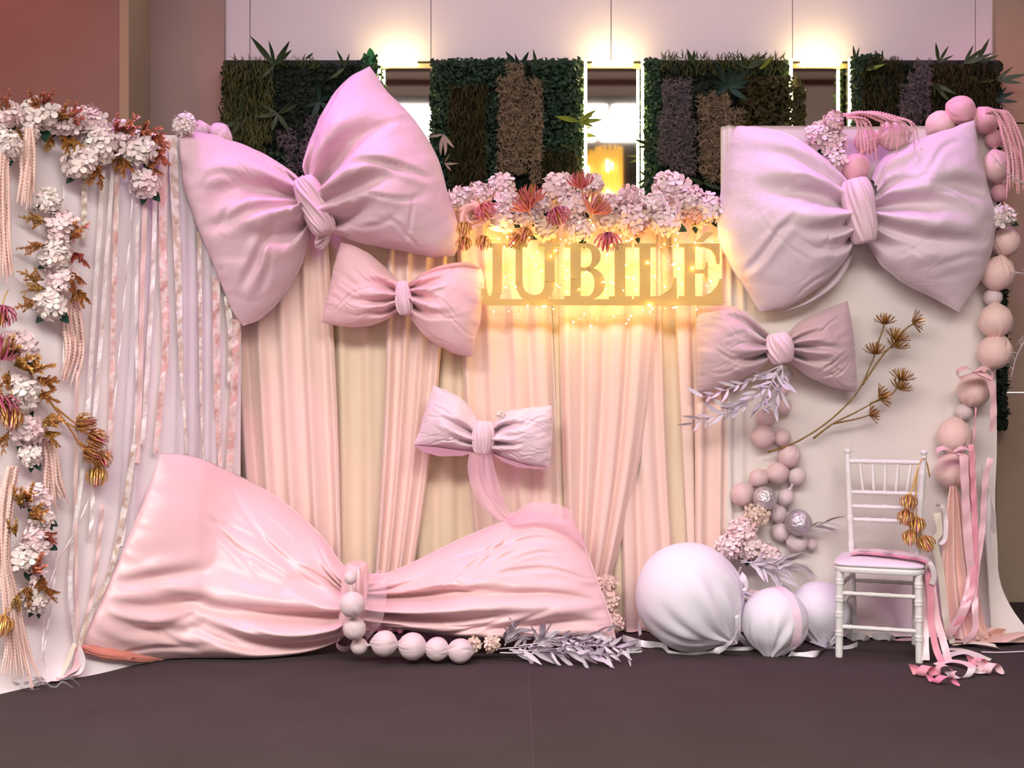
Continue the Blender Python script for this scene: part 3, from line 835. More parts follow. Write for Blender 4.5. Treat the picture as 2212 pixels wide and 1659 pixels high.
def sheet(parent, name, A, B, Ya, Yb_, m, n=60, nw=14, rip=.006):
    """sheer cloth between two picture edges; Ya, Yb_ give depth along them"""
    P, Q = cr(A, n), cr(B, n); V = np.zeros((n, nw, 3))
    for i in range(n):
        t = i / (n - 1)
        for k in range(nw):
            w_ = k / (nw - 1); x, y = P[i] * (1 - w_) + Q[i] * w_; Y = Ya(t) * (1 - w_) + Yb_(t) * w_
            p = W(x, y, Y); p.y += rip * math.sin(w_ * 11 + t * 5) - .02 * math.sin(math.pi * w_); V[i, k] = p
    return put(name, V.reshape(-1, 3), gridf(n, nw), m, parent)
sheet(r, 'tail', [(1014, 978), (1010, 1010), (1018, 1052), (1042, 1095), (1078, 1124), (1112, 1130)], [(1062, 982), (1070, 1015), (1080, 1050), (1090, 1085), (1098, 1104), (1116, 1112)],
      lambda t: 6.50 - .03 * t, lambda t: 6.53 - .05 * t, M_TULLE)
sheet(r, 'tail', [(1092, 1122), (1125, 1098), (1158, 1084), (1226, 1098), (1248, 1140), (1266, 1178)], [(1108, 1134), (1150, 1130), (1190, 1136), (1226, 1152), (1250, 1172), (1266, 1184)],
      lambda t: 6.45 - .02 * t, lambda t: 6.32 + .02 * t, M_TULLE)
sheet(r, 'tail', [(1034, 980), (1030, 1010), (1036, 1040), (1052, 1070), (1076, 1090)], [(1052, 980), (1062, 1015), (1072, 1050), (1080, 1075), (1090, 1098)],
      lambda t: 6.48, lambda t: 6.49, M_TULLE)

# -- 4: giant floor bow, leaning back
def Yfl(px, py): return smin(6.215 + (1420 - py) * 0.00095, YLpx(px) - .08 + .0006 * np.maximum(0, px - 450), .06)
r = bow('giant pink satin bow lying on the dark carpet', 760, 1410, 6.2); r.location.z = 0
loop(r, 'bow_loop', [(752, 1232), (730, 1206), (690, 1152), (622, 1090), (560, 1050), (480, 1010), (420, 986), (347, 978)],
     [(752, 1368), (725, 1388), (660, 1408), (560, 1419), (420, 1424), (300, 1424), (220, 1414), (168, 1396)],
     [(347, 978), (326, 1040), (291, 1130), (240, 1250), (200, 1338), (168, 1396)], Yfl, 0.28, M_BOW4,
     [(.62, .56, 0, .86, .06, .055, .05), (.82, .62, 0, .84, .045, .05, .08), (.90, .74, 0, .6, .03, .05, .04), (.40, .36, 0, .30, .05, .07), (.2, .25, 0, .22, .05, .06),
      (.62, .70, .55, .95, .02, .03), (.5, .6, .6, .97, .02, .03), (.75, .8, .55, .95, .02, .03)], 31, nu=140, nv=100, back=.5, ku=.42)
loop(r, 'bow_loop', [(778, 1236), (830, 1238), (900, 1210), (980, 1170), (1060, 1136), (1150, 1104), (1238, 1128)],
     [(780, 1346), (830, 1352), (900, 1362), (1000, 1372), (1100, 1378), (1220, 1378), (1332, 1384)],
     [(1238, 1128), (1264, 1180), (1290, 1250), (1312, 1310), (1332, 1384)], Yfl, 0.28, M_BOW4,
     [(.42, .5, 0, .66, .085, .07), (.66, .72, 0, .8, .06, .06), (.2, .3, 0, .35, .05, .07), (.8, .85, .3, .95, .03, .05), (.55, .62, .5, .95, .025, .04)], 33, nu=140, nv=100, back=.5, ku=.42)
knot(r, 'knot', 766, 1292, 62, 150, 4, 6.22, 0.17, M_BOW4, 9, twist=.3, pinch=.12, ridge=.08)
loop(r, 'under_layer', [(400, 1412), (350, 1410), (300, 1406), (215, 1396), (170, 1390)], [(400, 1432), (350, 1432), (300, 1430), (225, 1423), (172, 1402)],
     [(170, 1390), (170, 1396), (172, 1402)], lambda a, b: YLpx(a) - .13, 0.05, mat('coral_lining', 'd98878', 0.6, sheen=.3), [], 35, nu=60, nv=20, back=.5, rag=2)
# tulle wrap beside the knot
Vr, Fr = ribbon_mesh([W(806, 1238, 6.30), W(812, 1265, 6.10), W(812, 1310, 6.02), W(800, 1345, 6.05), W(786, 1372, 6.1)], [.07, .11, .12, .10, .05], 40, 9, side=(1, -.2, 0), wave=.004, cup=.02)
put('tulle_wrap', Vr, Fr, mat('faint_tulle', 'f6d2da', 0.7, clear=0.7), r)
Vr, Fr = ribbon_mesh([W(760, 1372, 6.08), W(738, 1368, 6.06), W(728, 1392, 6.06), W(742, 1402, 6.05), W(764, 1396, 6.05)], [.05, .06, .06, .05, .03], 40, 5, side=(.2, -.6, .6), wave=.003)
put('tulle_loop', Vr, Fr, M_TULLE, r)

# -- 5: blush bow on the right panel
Yb = 6.62
r = bow('large blush-white bow hanging level on the cream panel', 1857, 690, Yb)
loop(r, 'bow_loop', [(1836, 402), (1810, 376), (1762, 330), (1705, 292), (1650, 277), (1592, 272)],
     [(1846, 512), (1826, 560), (1790, 602), (1740, 642), (1690, 668), (1640, 672)],
     [(1592, 272), (1576, 310), (1556, 420), (1550, 500), (1569, 560), (1608, 622), (1640, 672)], C_(Yb), 0.24, M_BOW5,
     [(.42, .32, 0, .86, .085, .07, .02), (.66, .58, 0, .6, .055, .05), (.84, .72, 0, .6, .05, .05), (.16, .18, 0, .95, .05, .06), (.55, .75, .55, .97, .02, .02)], 41, rag=1.2)
loop(r, 'bow_loop', [(1882, 388), (1906, 342), (1960, 310), (2030, 285), (2105, 258)],
     [(1870, 520), (1902, 570), (1950, 610), (2010, 641), (2072, 673)],
     [(2105, 258), (2111, 300), (2130, 400), (2145, 470), (2140, 540), (2118, 602), (2072, 673)], C_(Yb), 0.24, M_BOW5,
     [(.50, .44, 0, .85, .085, .065), (.28, .34, 0, .45, .05, .05), (.70, .64, 0, .92, .05, .045), (.86, .8, 0, .5, .035, .05), (.35, .40, .45, .97, .035, .05)], 43, rag=1.2)
loop(r, 'under_layer', [(1836, 545), (1800, 602), (1745, 648), (1685, 674)], [(1842, 555), (1812, 610), (1755, 652), (1690, 676)],
     [(1685, 674), (1687, 675), (1690, 676)], C_(Yb + .03), .03, M_BOW5, [], 45, nu=40, nv=12)
knot(r, 'knot', 1857, 456, 66, 138, -10, Yb - .12, 0.13, M_TULLEK, 7, twist=.7, pinch=.05, ridge=.07)

# -- 6: velvet bow
Yb = 6.62
r = bow('mauve velvet bow with lavender leaves tucked beneath it', 1682, 850, Yb)
loop(r, 'bow_loop', [(1668, 730), (1642, 702), (1602, 669), (1560, 658), (1505, 660)], [(1664, 778), (1622, 808), (1562, 838), (1503, 850)],
     [(1505, 660), (1502, 740), (1503, 850)], C_(Yb), 0.16, M_BOW6,
     [(.22, .18, 0, .72, .05, .06), (.68, .66, 0, .66, .06, .06), (.45, .45, 0, .4, .03, .05)], 51)
loop(r, 'bow_loop', [(1698, 724), (1726, 696), (1770, 672), (1831, 650)], [(1698, 776), (1718, 794), (1748, 816), (1800, 838), (1853, 848)],
     [(1831, 650), (1846, 740), (1853, 848)], C_(Yb), 0.16, M_BOW6,
     [(.3, .3, 0, .6, .035, .045), (.5, .48, 0, .75, .045, .05), (.7, .66, 0, .6, .045, .05)], 53)
knot(r, 'knot', 1684, 752, 54, 66, -12, Yb - .10, 0.10, M_TULLEK, 12, twist=.9, ridge=.12)
# ================================================================ wrapped balls
M_BALLP = mat('pink_wrap', 'f5d0c8', 0.55, sheen=0.3, bump=(3, 0.1, 0.5, 0.1), spec=0.35)
M_BALLH = mat('hot_pink_wrap', 'f4bac2', 0.5, sheen=0.3, spec=0.4)
M_BALLM = mat('dusty_pink_wrap', 'e3c2c2', 0.5, sheen=0.35, spec=0.4)
M_BALLS = mat('grey_pink_wrap', 'e2cccd', 0.5, sheen=0.35, spec=0.4)
M_BALLW = mat('white_tulle_wrap', 'ebe6ec', 0.6, sheen=0.2, bump=(4, 0.04, 0.6, 0.05), spec=0.3)
M_SILVER = mat('silver_foil', 'dcd6da', 0.33, metal=0.8, bump=(55, 0.5, 0.3, 0.03))
M_TIE = mat('peach_tie', 'f3b9a6', 0.5, sheen=0.3)

def wrapped(name, m, seed, nc=11, amp=0.05, p0=1.0, p1=1.0, nu=64, nv=30, rough=0.01):
    """unit ball along Z with cloth pleats running into its ends"""
    rs = np.random.RandomState(seed)
    th = np.linspace(0, 2 * math.pi, nu, endpoint=False); ph = np.linspace(0.02, math.pi - .02, nv)
    TH, PH = np.meshgrid(th, ph, indexing='ij')
    q = np.zeros_like(TH)
    for k in range(nc):
        a = rs.uniform(0, 2 * math.pi); s = rs.uniform(-.5, .5); w = rs.uniform(.06, .13)
        reach = rs.uniform(.35, .9); end = rs.rand() < .5
        dd = (TH - a - s * (PH - 1.5) + math.pi) % (2 * math.pi) - math.pi
        e = np.cos(PH) if end else -np.cos(PH)
        env = np.clip((e + reach - .4) / reach, 0, 1) ** 1.2 * (p0 if end else p1)
        q += env * (-np.exp(-(dd / w) ** 2) + .6 * np.exp(-((dd - 2 * w) / w) ** 2))
    R = 1 + amp * q + rough * vn(TH * 2, PH * 3, seed)
    pinch = .10 * (p0 * np.exp(-(PH / .30) ** 2) + p1 * np.exp(-((math.pi - PH) / .30) ** 2))
    R = R - pinch * .6
    V = np.stack([R * np.sin(PH) * np.cos(TH), R * np.sin(PH) * np.sin(TH), (R + pinch * 1.8) * np.cos(PH)], -1).reshape(-1, 3)
    fc = [[i * nv + j, i * nv + j + 1, ((i + 1) % nu) * nv + j + 1, ((i + 1) % nu) * nv + j] for i in range(nu) for j in range(nv - 1)]
    fc += [[i * nv for i in range(nu)], [i * nv + nv - 1 for i in range(nu)][::-1]]
    return mk(name, V, fc, m)

BALL = {}
for key, m in (('p', M_BALLP), ('h', M_BALLH), ('m', M_BALLM), ('s', M_BALLS)):
    BALL[key] = [wrapped('wrapped_ball', m, 5 + 3 * k + len(key), 12, .045) for k in range(3)]

def garland(name, label, group, balls, surf, m_tie, gap=0.012, base=None):
    """balls: (px, py, r_px, colour key[, dy]) tied in a row; surf = depth of what it hangs on"""
    r = empty(name, W(balls[-1][0], balls[-1][1] + balls[-1][2], surf - .05), label, 'garland', group)
    pos = []
    for b in balls:
        Yc = surf - b[2] * surf / F - gap - (b[4] if len(b) > 4 else 0)
        p = W(b[0], b[1], Yc); R = 1.03 * b[2] * Yc / F
        p.z = max(p.z, R * .98)
        pos.append((p, R))
    for i, b in enumerate(balls):
        j = i + 1 if i + 1 < len(balls) else i - 1
        d = pos[j][0] - pos[i][0]
        if i + 1 >= len(balls): d = -d
        inst('ball', BALL[b[3]][i % 3], r, pos[i][0], dirq(-d, i * 1.3), pos[i][1])
        if i + 1 < len(balls):
            dist = d.length; gapl = dist - pos[i][1] - pos[i + 1][1]
            a = pos[i][0] + d.normalized() * pos[i][1] * .93; c = pos[i + 1][0] - d.normalized() * pos[i + 1][1] * .93
            mid = (a + c) / 2; rr = min(pos[i][1], pos[i + 1][1])
            Vt, Ft = tube([list(a), list(a.lerp(mid, .7)), list(mid), list(mid.lerp(c, .3)), list(c)], [rr * .30, rr * .16, rr * .13, rr * .16, rr * .30], 10)
            put('tie', Vt, Ft, m_tie, r)
    return r, pos

garland('ball_garland', 'short garland of pink wrapped balls above the blush bow', 'wrapped ball garlands',
        [(1931, 292, 33, 'p', .05), (1872, 305, 26, 'h', .03), (1849, 362, 29, 'h', .08)], YR, M_TIE)
gr, gpos = garland('ball_garland', 'long garland of pink wrapped balls down the right edge', 'wrapped ball garlands',
        [(2031, 270, 30, 'p', -.06), (2075, 238, 30, 'h'), (2128, 260, 28, 'h'), (2148, 300, 19, 'h'), (2152, 360, 33, 'p'), (2161, 416, 19, 'h'), (2177, 460, 15, 'h'),
         (2172, 523, 30, 'p'), (2155, 591, 35, 'p'), (2145, 642, 19, 's'), (2150, 693, 35, 'p'), (2149, 761, 35, 'p'), (2104, 843, 34, 'p'),
         (2082, 890, 18, 's'), (2062, 942, 36, 'p'), (2059, 1016, 36, 'p')], YR, M_TIE)
# cloth tail below the last ball
nu, nv = 60, 50
V = np.zeros((nu, nv, 3))
for j in range(nv):
    s = j / (nv - 1)
    L = 2052 - 34 * s ** .8; R = 2066 + 52 * s ** .7
    for i in range(nu):
        u = i / (nu - 1)
        Y = 6.56 - .03 * math.sin(u * 19 + .4 * math.sin(s * 3)) * (.35 + .65 * s) - .14 * s ** 3 + .03 * s
        V[i, j] = ((L + (R - L) * u - CX) * 6.56 / F, Y, max(CH - (1050 + 320 * s - CY) * 6.56 / F, .008))
put('cloth_tail', V.reshape(-1, 3), gridf(nu, nv, True), mat('peach_tail', 'f5cbbf', .6, sheen=.3), gr)
# satin bows tied between the balls
M_SATIN = mat('pink_satin_ribbon', 'f2c3c9', 0.28, sheen=0.2, spec=0.55)
M_SATINL = mat('light_satin_ribbon', 'efe2e2', 0.28, sheen=0.2, spec=0.55)
M_SATINH = mat('rose_satin_ribbon', 'f0a0ae', 0.3, sheen=0.2, spec=0.55)
M_SATINC = mat('cream_satin_ribbon', 'efe3d0', 0.3, sheen=0.2, spec=0.55)
for (px, py, Y) in ((2060, 976, 6.50), (2106, 803, 6.50)):
    for s in (-1, 1):
        Vr, Fr = ribbon_mesh([W(px, py, Y), W(px + s * 18, py - 9, Y - .03), W(px + s * 36, py - 2, Y - .02), W(px + s * 34, py + 14, Y), W(px + s * 14, py + 8, Y - .02), W(px, py, Y)],
                             [.012, .045, .05, .045, .03, .012], 40, 5, side=(0, 1, .4))
        put('satin_loop', Vr, Fr, M_SATIN, gr)
    Vr, Fr = ribbon_mesh([W(px, py, Y), W(px + 30, py + 16, Y - .02), W(px + 40, py + 60, Y), W(px + 38, py + 130, Y + .02)], .035, 30, 5, side=(1, 0, .2), wave=.004)
    put('satin_end', Vr, Fr, M_SATIN, gr)

# dusty pink cluster under the velvet bow
garland('ball_garland', 'garland of dusty pink wrapped balls winding below the velvet bow', 'wrapped ball garlands',
        [(1688, 842, 16, 'm', .02), (1692, 879, 17, 'm'), (1655, 903, 20, 'm'), (1649, 943, 24, 'm'), (1690, 945, 18, 'm'), (1705, 985, 24, 'm'),
         (1679, 1022, 23, 'm'), (1639, 1033, 20, 'm'), (1604, 1068, 24, 'm')], YR, M_BALLM)
garland('ball_garland', 'short garland of greyish pink balls beside the silver balls', 'wrapped ball garlands',
        [(1721, 1029, 19, 's'), (1697, 1075, 18, 's'), (1681, 1110, 18, 's'), (1686, 1150, 19, 's'), (1721, 1172, 22, 's'), (1753, 1176, 12, 's')], YR, M_BALLS)
V, Fc = [], []
def silver(px, py, rp, label, Y):
    nu, nv = 40, 22
    th = np.linspace(0, 2 * math.pi, nu, endpoint=False); ph = np.linspace(.01, math.pi - .01, nv)
    TH, PH = np.meshgrid(th, ph, indexing='ij')
    R = rp * Y / F * (1 + .02 * vn(TH * 4, PH * 6, 5))
    c = W(px, py, Y)
    V = np.stack([c.x + R * np.sin(PH) * np.cos(TH), c.y + R * np.sin(PH) * np.sin(TH), c.z + R * np.cos(PH)], -1).reshape(-1, 3)
    fc = [[i * nv + j, i * nv + j + 1, ((i + 1) % nu) * nv + j + 1, ((i + 1) % nu) * nv + j] for i in range(nu) for j in range(nv - 1)]
    fc += [[i * nv for i in range(nu)], [i * nv + nv - 1 for i in range(nu)][::-1]]
    put('foil_ball', V, fc, M_SILVER, label=label, cat='ball', group='silver foil balls')
silver(1652, 1076, 26, 'silver foil ball, left of the two among pink balls', 6.62)
silver(1726, 1129, 28, 'silver foil ball, lower right of the two among pink balls', 6.62)
silver(1694, 809, 18, 'small silver foil ball peeking out under the velvet bow knot', 6.66)

# row along the floor in front of the giant bow
r, _p = garland('ball_garland', 'garland of pink wrapped balls along the floor before the giant bow', 'wrapped ball garlands',
        [(757, 1248, 14, 's', .30), (761, 1306, 27, 's', .28), (766, 1358, 24, 's', .24), (776, 1396, 18, 's', .20), (830, 1390, 27, 's', .22), (891, 1396, 29, 's', .19), (944, 1402, 25, 's', .19), (994, 1406, 26, 's', .19)],
        6.27, M_BALLS)

# three big white balls on the carpet
def bigball(label, px, rp, Y, axis, seed, tuft):
    R = rp * Y / F
    c = Vector(((px - CX) * Y / F, Y, R * .99))
    root = empty('tulle_ball', (c.x, c.y, 0), label, 'ball', 'white tulle balls')
    me = wrapped('ball', M_BALLW, seed, 26, .028, .05, 1.6, 120, 60, .006)
    d = -Vector(axis).normalized()
    bo = inst('ball', me, root, c, dirq(d), R)
    # gathered tuft where the tulle is tied
    e = c - d * R * .93
    for k in range(7):
        a = k * .9
        o = Vector((math.cos(a) * .5, math.sin(a) * .3, math.sin(a) * .5)) + Vector(axis).normalized() * .8
        p2 = e + o * tuft; p2.z = max(p2.z, .01)
        Vt, Ft = ribbon_mesh([e, e.lerp(p2, .5) + Vector((0, -.01, .01)), p2], [.02, tuft * .8, tuft * 1.2], 14, 5, side=(math.cos(a), .3, math.sin(a)), wave=.006)
        put('tulle_end', Vt, Ft, M_TULLEW, root)
    return root, c, R
M_TULLEW = mat('white_tulle', 'e9e2ea', 0.7, clear=0.3, sheen=.2)
b1, c1, R1 = bigball('largest white tulle-wrapped ball on the floor', 1488, 115, 6.36, (.75, -.35, -.72), 61, .06)
b2, c2, R2 = bigball('white tulle ball tied with a lilac ribbon, front right of the largest ball', 1674, 71, 6.25, (-.2, -.3, -1), 62, .02)
b3, c3, R3 = bigball('white tulle-wrapped ball half hidden behind the chair leg', 1770, 66, 6.52, (.0, -.5, -.85), 63, .09)
# ribbon round the second ball
pts = []
for k in range(9):
    a = math.radians(-12 + k * 21)           # from the top over the front to the floor
    d = Vector((.10 + .45 * math.sin(a) * .8, -math.sin(a) * .86, math.cos(a))).normalized()
    pts.append(c2 + d * (R2 * 1.03))
Vr, Fr = ribbon_mesh(pts[:8], .045, 50, 5, side=(1, .1, .1))
put('ribbon_band', Vr, Fr, mat('lilac_satin', 'ecd0dc', .3, spec=.5), b2)
# ================================================================ flowers
H_WHITE = mat('hydrangea_white', 'f9efe8', 0.7, rnd='f8e4de', spec=0.2)
H_PINK = mat('hydrangea_pink', 'f4ccce', 0.7, rnd='f6dede', spec=0.2)
H_CREAM = mat('hydrangea_cream', 'f1dcc8', 0.7, rnd='f3d4c8', spec=0.2)
H_CORAL = mat('hydrangea_coral', 'f0b49c', 0.7, rnd='f4c6b4', spec=0.2)
H_BLUSH = mat('hydrangea_blush', 'f8d6d8', 0.7, rnd='f9e8e6', spec=0.2)
HM = {'b': H_BLUSH, 'w': H_WHITE, 'p': H_PINK, 'c': H_CREAM, 'o': H_CORAL}
M_LEAFD = mat('dark_green_leaf', '24483c', 0.5, var=('1c382e', 9.0))
GREENLEAF = lance_mesh('green_leaf', M_LEAFD, 0.55, 0.3)
rf = random.Random(4)

def floret_mesh(m, seed):
    rs = random.Random(seed); V = []; Fc = []
    for k in range(4):
        a = k * math.pi / 2 + rs.uniform(-.15, .15); up = rs.uniform(.15, .45); L = rs.uniform(.85, 1.1); tw = rs.uniform(-.12, .12)
        ca, sa = math.cos(a), math.sin(a)
        def P(r, w, z):
            return (r * ca - w * sa, r * sa + w * ca, z)
        n = len(V)
        V += [P(.04, 0, 0), P(.38 * L, -.30, .10 * up + tw), P(.40 * L, 0, .02), P(.38 * L, .30, .10 * up - tw),
              P(.80 * L, -.40, .40 * up + tw), P(.86 * L, 0, .26 * up), P(.80 * L, .40, .40 * up - tw),
              P(1.02 * L, -.18, .62 * up + tw * .5), P(1.04 * L, .16, .60 * up - tw * .5)]
        Fc += [[n, n + 1, n + 2], [n, n + 2, n + 3], [n + 1, n + 4, n + 5, n + 2], [n + 2, n + 5, n + 6, n + 3], [n + 4, n + 7, n + 5], [n + 7, n + 8, n + 5], [n + 8, n + 6, n + 5]]
    return mk('floret', V, Fc, m)
FLO = {k: [floret_mesh(m, 10 + j) for j in range(4)] for k, m in HM.items()}

def icoish(m, name='core', nu=12, nv=8):
    th = np.linspace(0, 2 * math.pi, nu, endpoint=False); ph = np.linspace(.05, math.pi - .05, nv)
    V = [(math.sin(p) * math.cos(t), math.sin(p) * math.sin(t), math.cos(p)) for t in th for p in ph]
    fc = [[i * nv + j, i * nv + j + 1, ((i + 1) % nu) * nv + j + 1, ((i + 1) % nu) * nv + j] for i in range(nu) for j in range(nv - 1)]
    fc += [[i * nv for i in range(nu)], [i * nv + nv - 1 for i in range(nu)][::-1]]
    return mk(name, V, fc, m)
CORE = {k: icoish(m) for k, m in HM.items()}

def hydrangea(px, py, rp, Y, kind, label, group, n=34, leaves=0):
    c = W(px, py, Y); R = 1.12 * rp * Y / F
    root = empty('hydrangea', (c.x, c.y, c.z), label, 'flower', group)
    sx, sz = rf.uniform(.9, 1.12), rf.uniform(.85, 1.08)
    inst('core', CORE[kind], root, c, None, (R * .66 * sx, R * .6, R * .66 * sz))
    N = int(n * 1.55); ga = math.pi * (3 - 5 ** .5); off = rf.uniform(0, 6.28)
    for i in range(N):
        y = -1 + 2 * (i + .5) / N                      # -1 faces the viewer
        if y > .30: continue
        rr = math.sqrt(1 - y * y); a = i * ga + off
        d = Vector((rr * math.cos(a) * sx, y * .9, rr * math.sin(a) * sz))
        d += Vector((rf.uniform(-.12, .12), rf.uniform(-.1, .1), rf.uniform(-.12, .12)))
        p = c + d * R * rf.uniform(.66, .86)
        nd = (d.normalized() + Vector((rf.uniform(-.4, .4), rf.uniform(-.3, .1), rf.uniform(-.4, .4)))).normalized()
        inst('floret', FLO[kind][rf.randrange(4)], root, p, dirq(nd, rf.uniform(0, 6.28)), max(R * rf.uniform(.34, .46), .02))
    for k in range(leaves):
        a = rf.uniform(200, 340)
        inst('leaf', GREENLEAF, root, c + imgdir(a) * R * .45 + Vector((0, .03, 0)), leafq(imgdir(a, -.1), rf.uniform(-.5, .5)), R * rf.uniform(.75, 1.0))
    return root

# -- left panel, along the top
LT = [(-8, 300, 34, 'w'), (14, 246, 30, 'w'), (14, 312, 34, 'w'), (84, 248, 40, 'w'), (62, 284, 24, 'w'), (136, 264, 33, 'w'), (190, 262, 32, 'w'), (216, 312, 38, 'w'), (170, 350, 37, 'w'),
      (262, 296, 33, 'p'), (294, 324, 38, 'w'), (312, 396, 32, 'w'), (398, 268, 24, 'w')]
for i, (px, py, rp, k) in enumerate(sorted(LT)):
    Y = YL(max(px, 0), py) - .07 - (0.05 if py > 300 else 0)
    hydrangea(px, py, rp, Y, 'b' if i % 2 else 'w', '%s white-pink hydrangea from the left along the top of the left panel' % ORD[i], 'hydrangeas on the left panel', leaves=2 if i % 2 else 1)
# -- left panel, column downwards
LC = [(102, 434, 27), (138, 492, 37), (120, 552, 32), (136, 606, 30), (108, 656, 37), (40, 748, 38), (48, 850, 41), (58, 928, 36), (66, 984, 26),
      (76, 1072, 29), (90, 1118, 24), (80, 1168, 31), (50, 1208, 34), (80, 1250, 22), (76, 1296, 31)]
for i, (px, py, rp) in enumerate(LC):
    hydrangea(px, py, rp, YL(px, py) - .09, ('w', 'b', 'w', 'b')[i % 4], '%s hydrangea down from the top in the left flower column' % ORD[i], 'hydrangeas on the left panel', leaves=2)
# -- middle row above the sign
CR = [(998, 430, 27, 'w'), (1034, 420, 26, 'w'), (1084, 404, 31, 'w'), (1098, 436, 27, 'w'), (1084, 470, 31, 'w'), (1136, 462, 30, 'w'), (1162, 440, 27, 'p'), (1206, 406, 34, 'w'), (1238, 444, 33, 'w'),
      (1276, 398, 27, 'w'), (1180, 492, 27, 'c'), (1252, 494, 29, 'w'), (1312, 444, 30, 'p'), (1360, 428, 29, 'p'), (1372, 466, 34, 'p'), (1312, 474, 28, 'c'), (1372, 494, 22, 'o'),
      (1446, 408, 40, 'w'), (1416, 440, 28, 'w'), (1440, 474, 34, 'w'), (1490, 432, 31, 'w'), (1500, 466, 24, 'o'), (1530, 452, 31, 'w')]
for i, (px, py, rp, k) in enumerate(sorted(CR)):
    nm = {'w': 'white-pink', 'p': 'rose-pink', 'c': 'cream', 'o': 'coral'}[k]
    hydrangea(px, py, rp, 6.62 if py > 425 else 6.72, 'b' if k == 'w' else k, '%s hydrangea, %s from the left in the row above the letter sign' % (nm, ORD[i]), 'hydrangeas above the letter sign', leaves=1)
# -- right panel, behind the blush bow
for i, (px, py, rp) in enumerate([(1768, 292, 29), (1800, 262, 24), (1798, 308, 30), (1806, 344, 25)]):
    hydrangea(px, py, rp, 6.60 - .03 * (i % 2), 'p' if i == 1 else 'b', ['leftmost pink hydrangea above the blush bow', 'topmost pink hydrangea above the blush bow', 'middle pink hydrangea above the blush bow', 'lowest pink hydrangea wedged above the blush bow knot'][i], 'hydrangeas above the blush bow', leaves=1)
hydrangea(2166, 468, 27, 6.56, 'w', 'pale hydrangea tucked in the right edge garland', 'hydrangeas on the right panel', leaves=1)
for i, (px, py, rp, k, t) in enumerate([(1636, 1110, 26, 'c', 'topmost'), (1602, 1148, 32, 'w', 'upper left'), (1576, 1180, 28, 'w', 'leftmost'), (1616, 1182, 30, 'w', 'middle'), (1658, 1198, 25, 'w', 'rightmost'), (1628, 1292, 18, 'w', 'lowest')]):
    hydrangea(px, py, rp, 6.62 - .02 * (i % 3), 'b' if k == 'w' else k, '%s hydrangea of the bunch above the white balls' % t, 'hydrangeas above the white balls', leaves=1 if i != 3 else 3)
# -- floor and gap between the drapes
for i, (px, py, rp) in enumerate([(1310, 1262, 22), (1312, 1300, 26), (1324, 1345, 22)]):
    hydrangea(px, py, rp, 6.62 - .06 * i, 'c', 'cream hydrangea in the drape gap beside the giant bow, %s' % ('top', 'middle', 'bottom')[i], 'cream hydrangeas beside the giant bow')
for i, (px, py, rp) in enumerate([(1022, 1392, 16), (1062, 1390, 18)]):
    Y = 6.06; hydrangea(px, py, rp, Y, 'c', ['left', 'right'][i] + ' small cream hydrangea on the floor between balls and lavender leaves', 'cream hydrangeas on the floor', n=20)
hydrangea(1082, 898, 9, 6.53, 'w', 'tiny white blossom tucked behind the small bow knot', 'small blossoms', n=10)

# -- rose in the middle row
M_ROSE = mat('rose_petal', 'f0b8aa', 0.65, spec=.2, var=('f6d2c8', 14.0))
def rose(px, py, rp, Y, label):
    c = W(px, py, Y); R = rp * Y / F; root = empty('rose', c, label, 'flower')
    for ring, (n, rr, hh, op) in enumerate(((3, .17, 1.0, .05), (4, .34, .95, .2), (5, .58, .78, .5), (6, .88, .5, .9))):
        for k in range(n):
            a0 = k * 2 * math.pi / n + ring * .7; V = []; nu, nv = 9, 6
            for i in range(nu):
                a = a0 + (i / (nu - 1) - .5) * 2 * math.pi / n * 1.3
                for j in range(nv):
                    t = j / (nv - 1); f_ = i / (nu - 1) - .5; r_ = rr * (.45 + .55 * t) * (1 + .42 * f_) + op * .22 * t ** 3; z = hh * t * (1 - 1.1 * f_ ** 2) - op * .20 * t ** 4 + .05 * f_
                    V.append((c.x + R * r_ * math.cos(a), c.y + .02 - R * z, c.z + R * r_ * math.sin(a)))
            put('petal', V, gridf(nu, nv), M_ROSE, root)
rose(1022, 464, 26, 6.56, 'peach garden rose at the left end of the middle flower row')

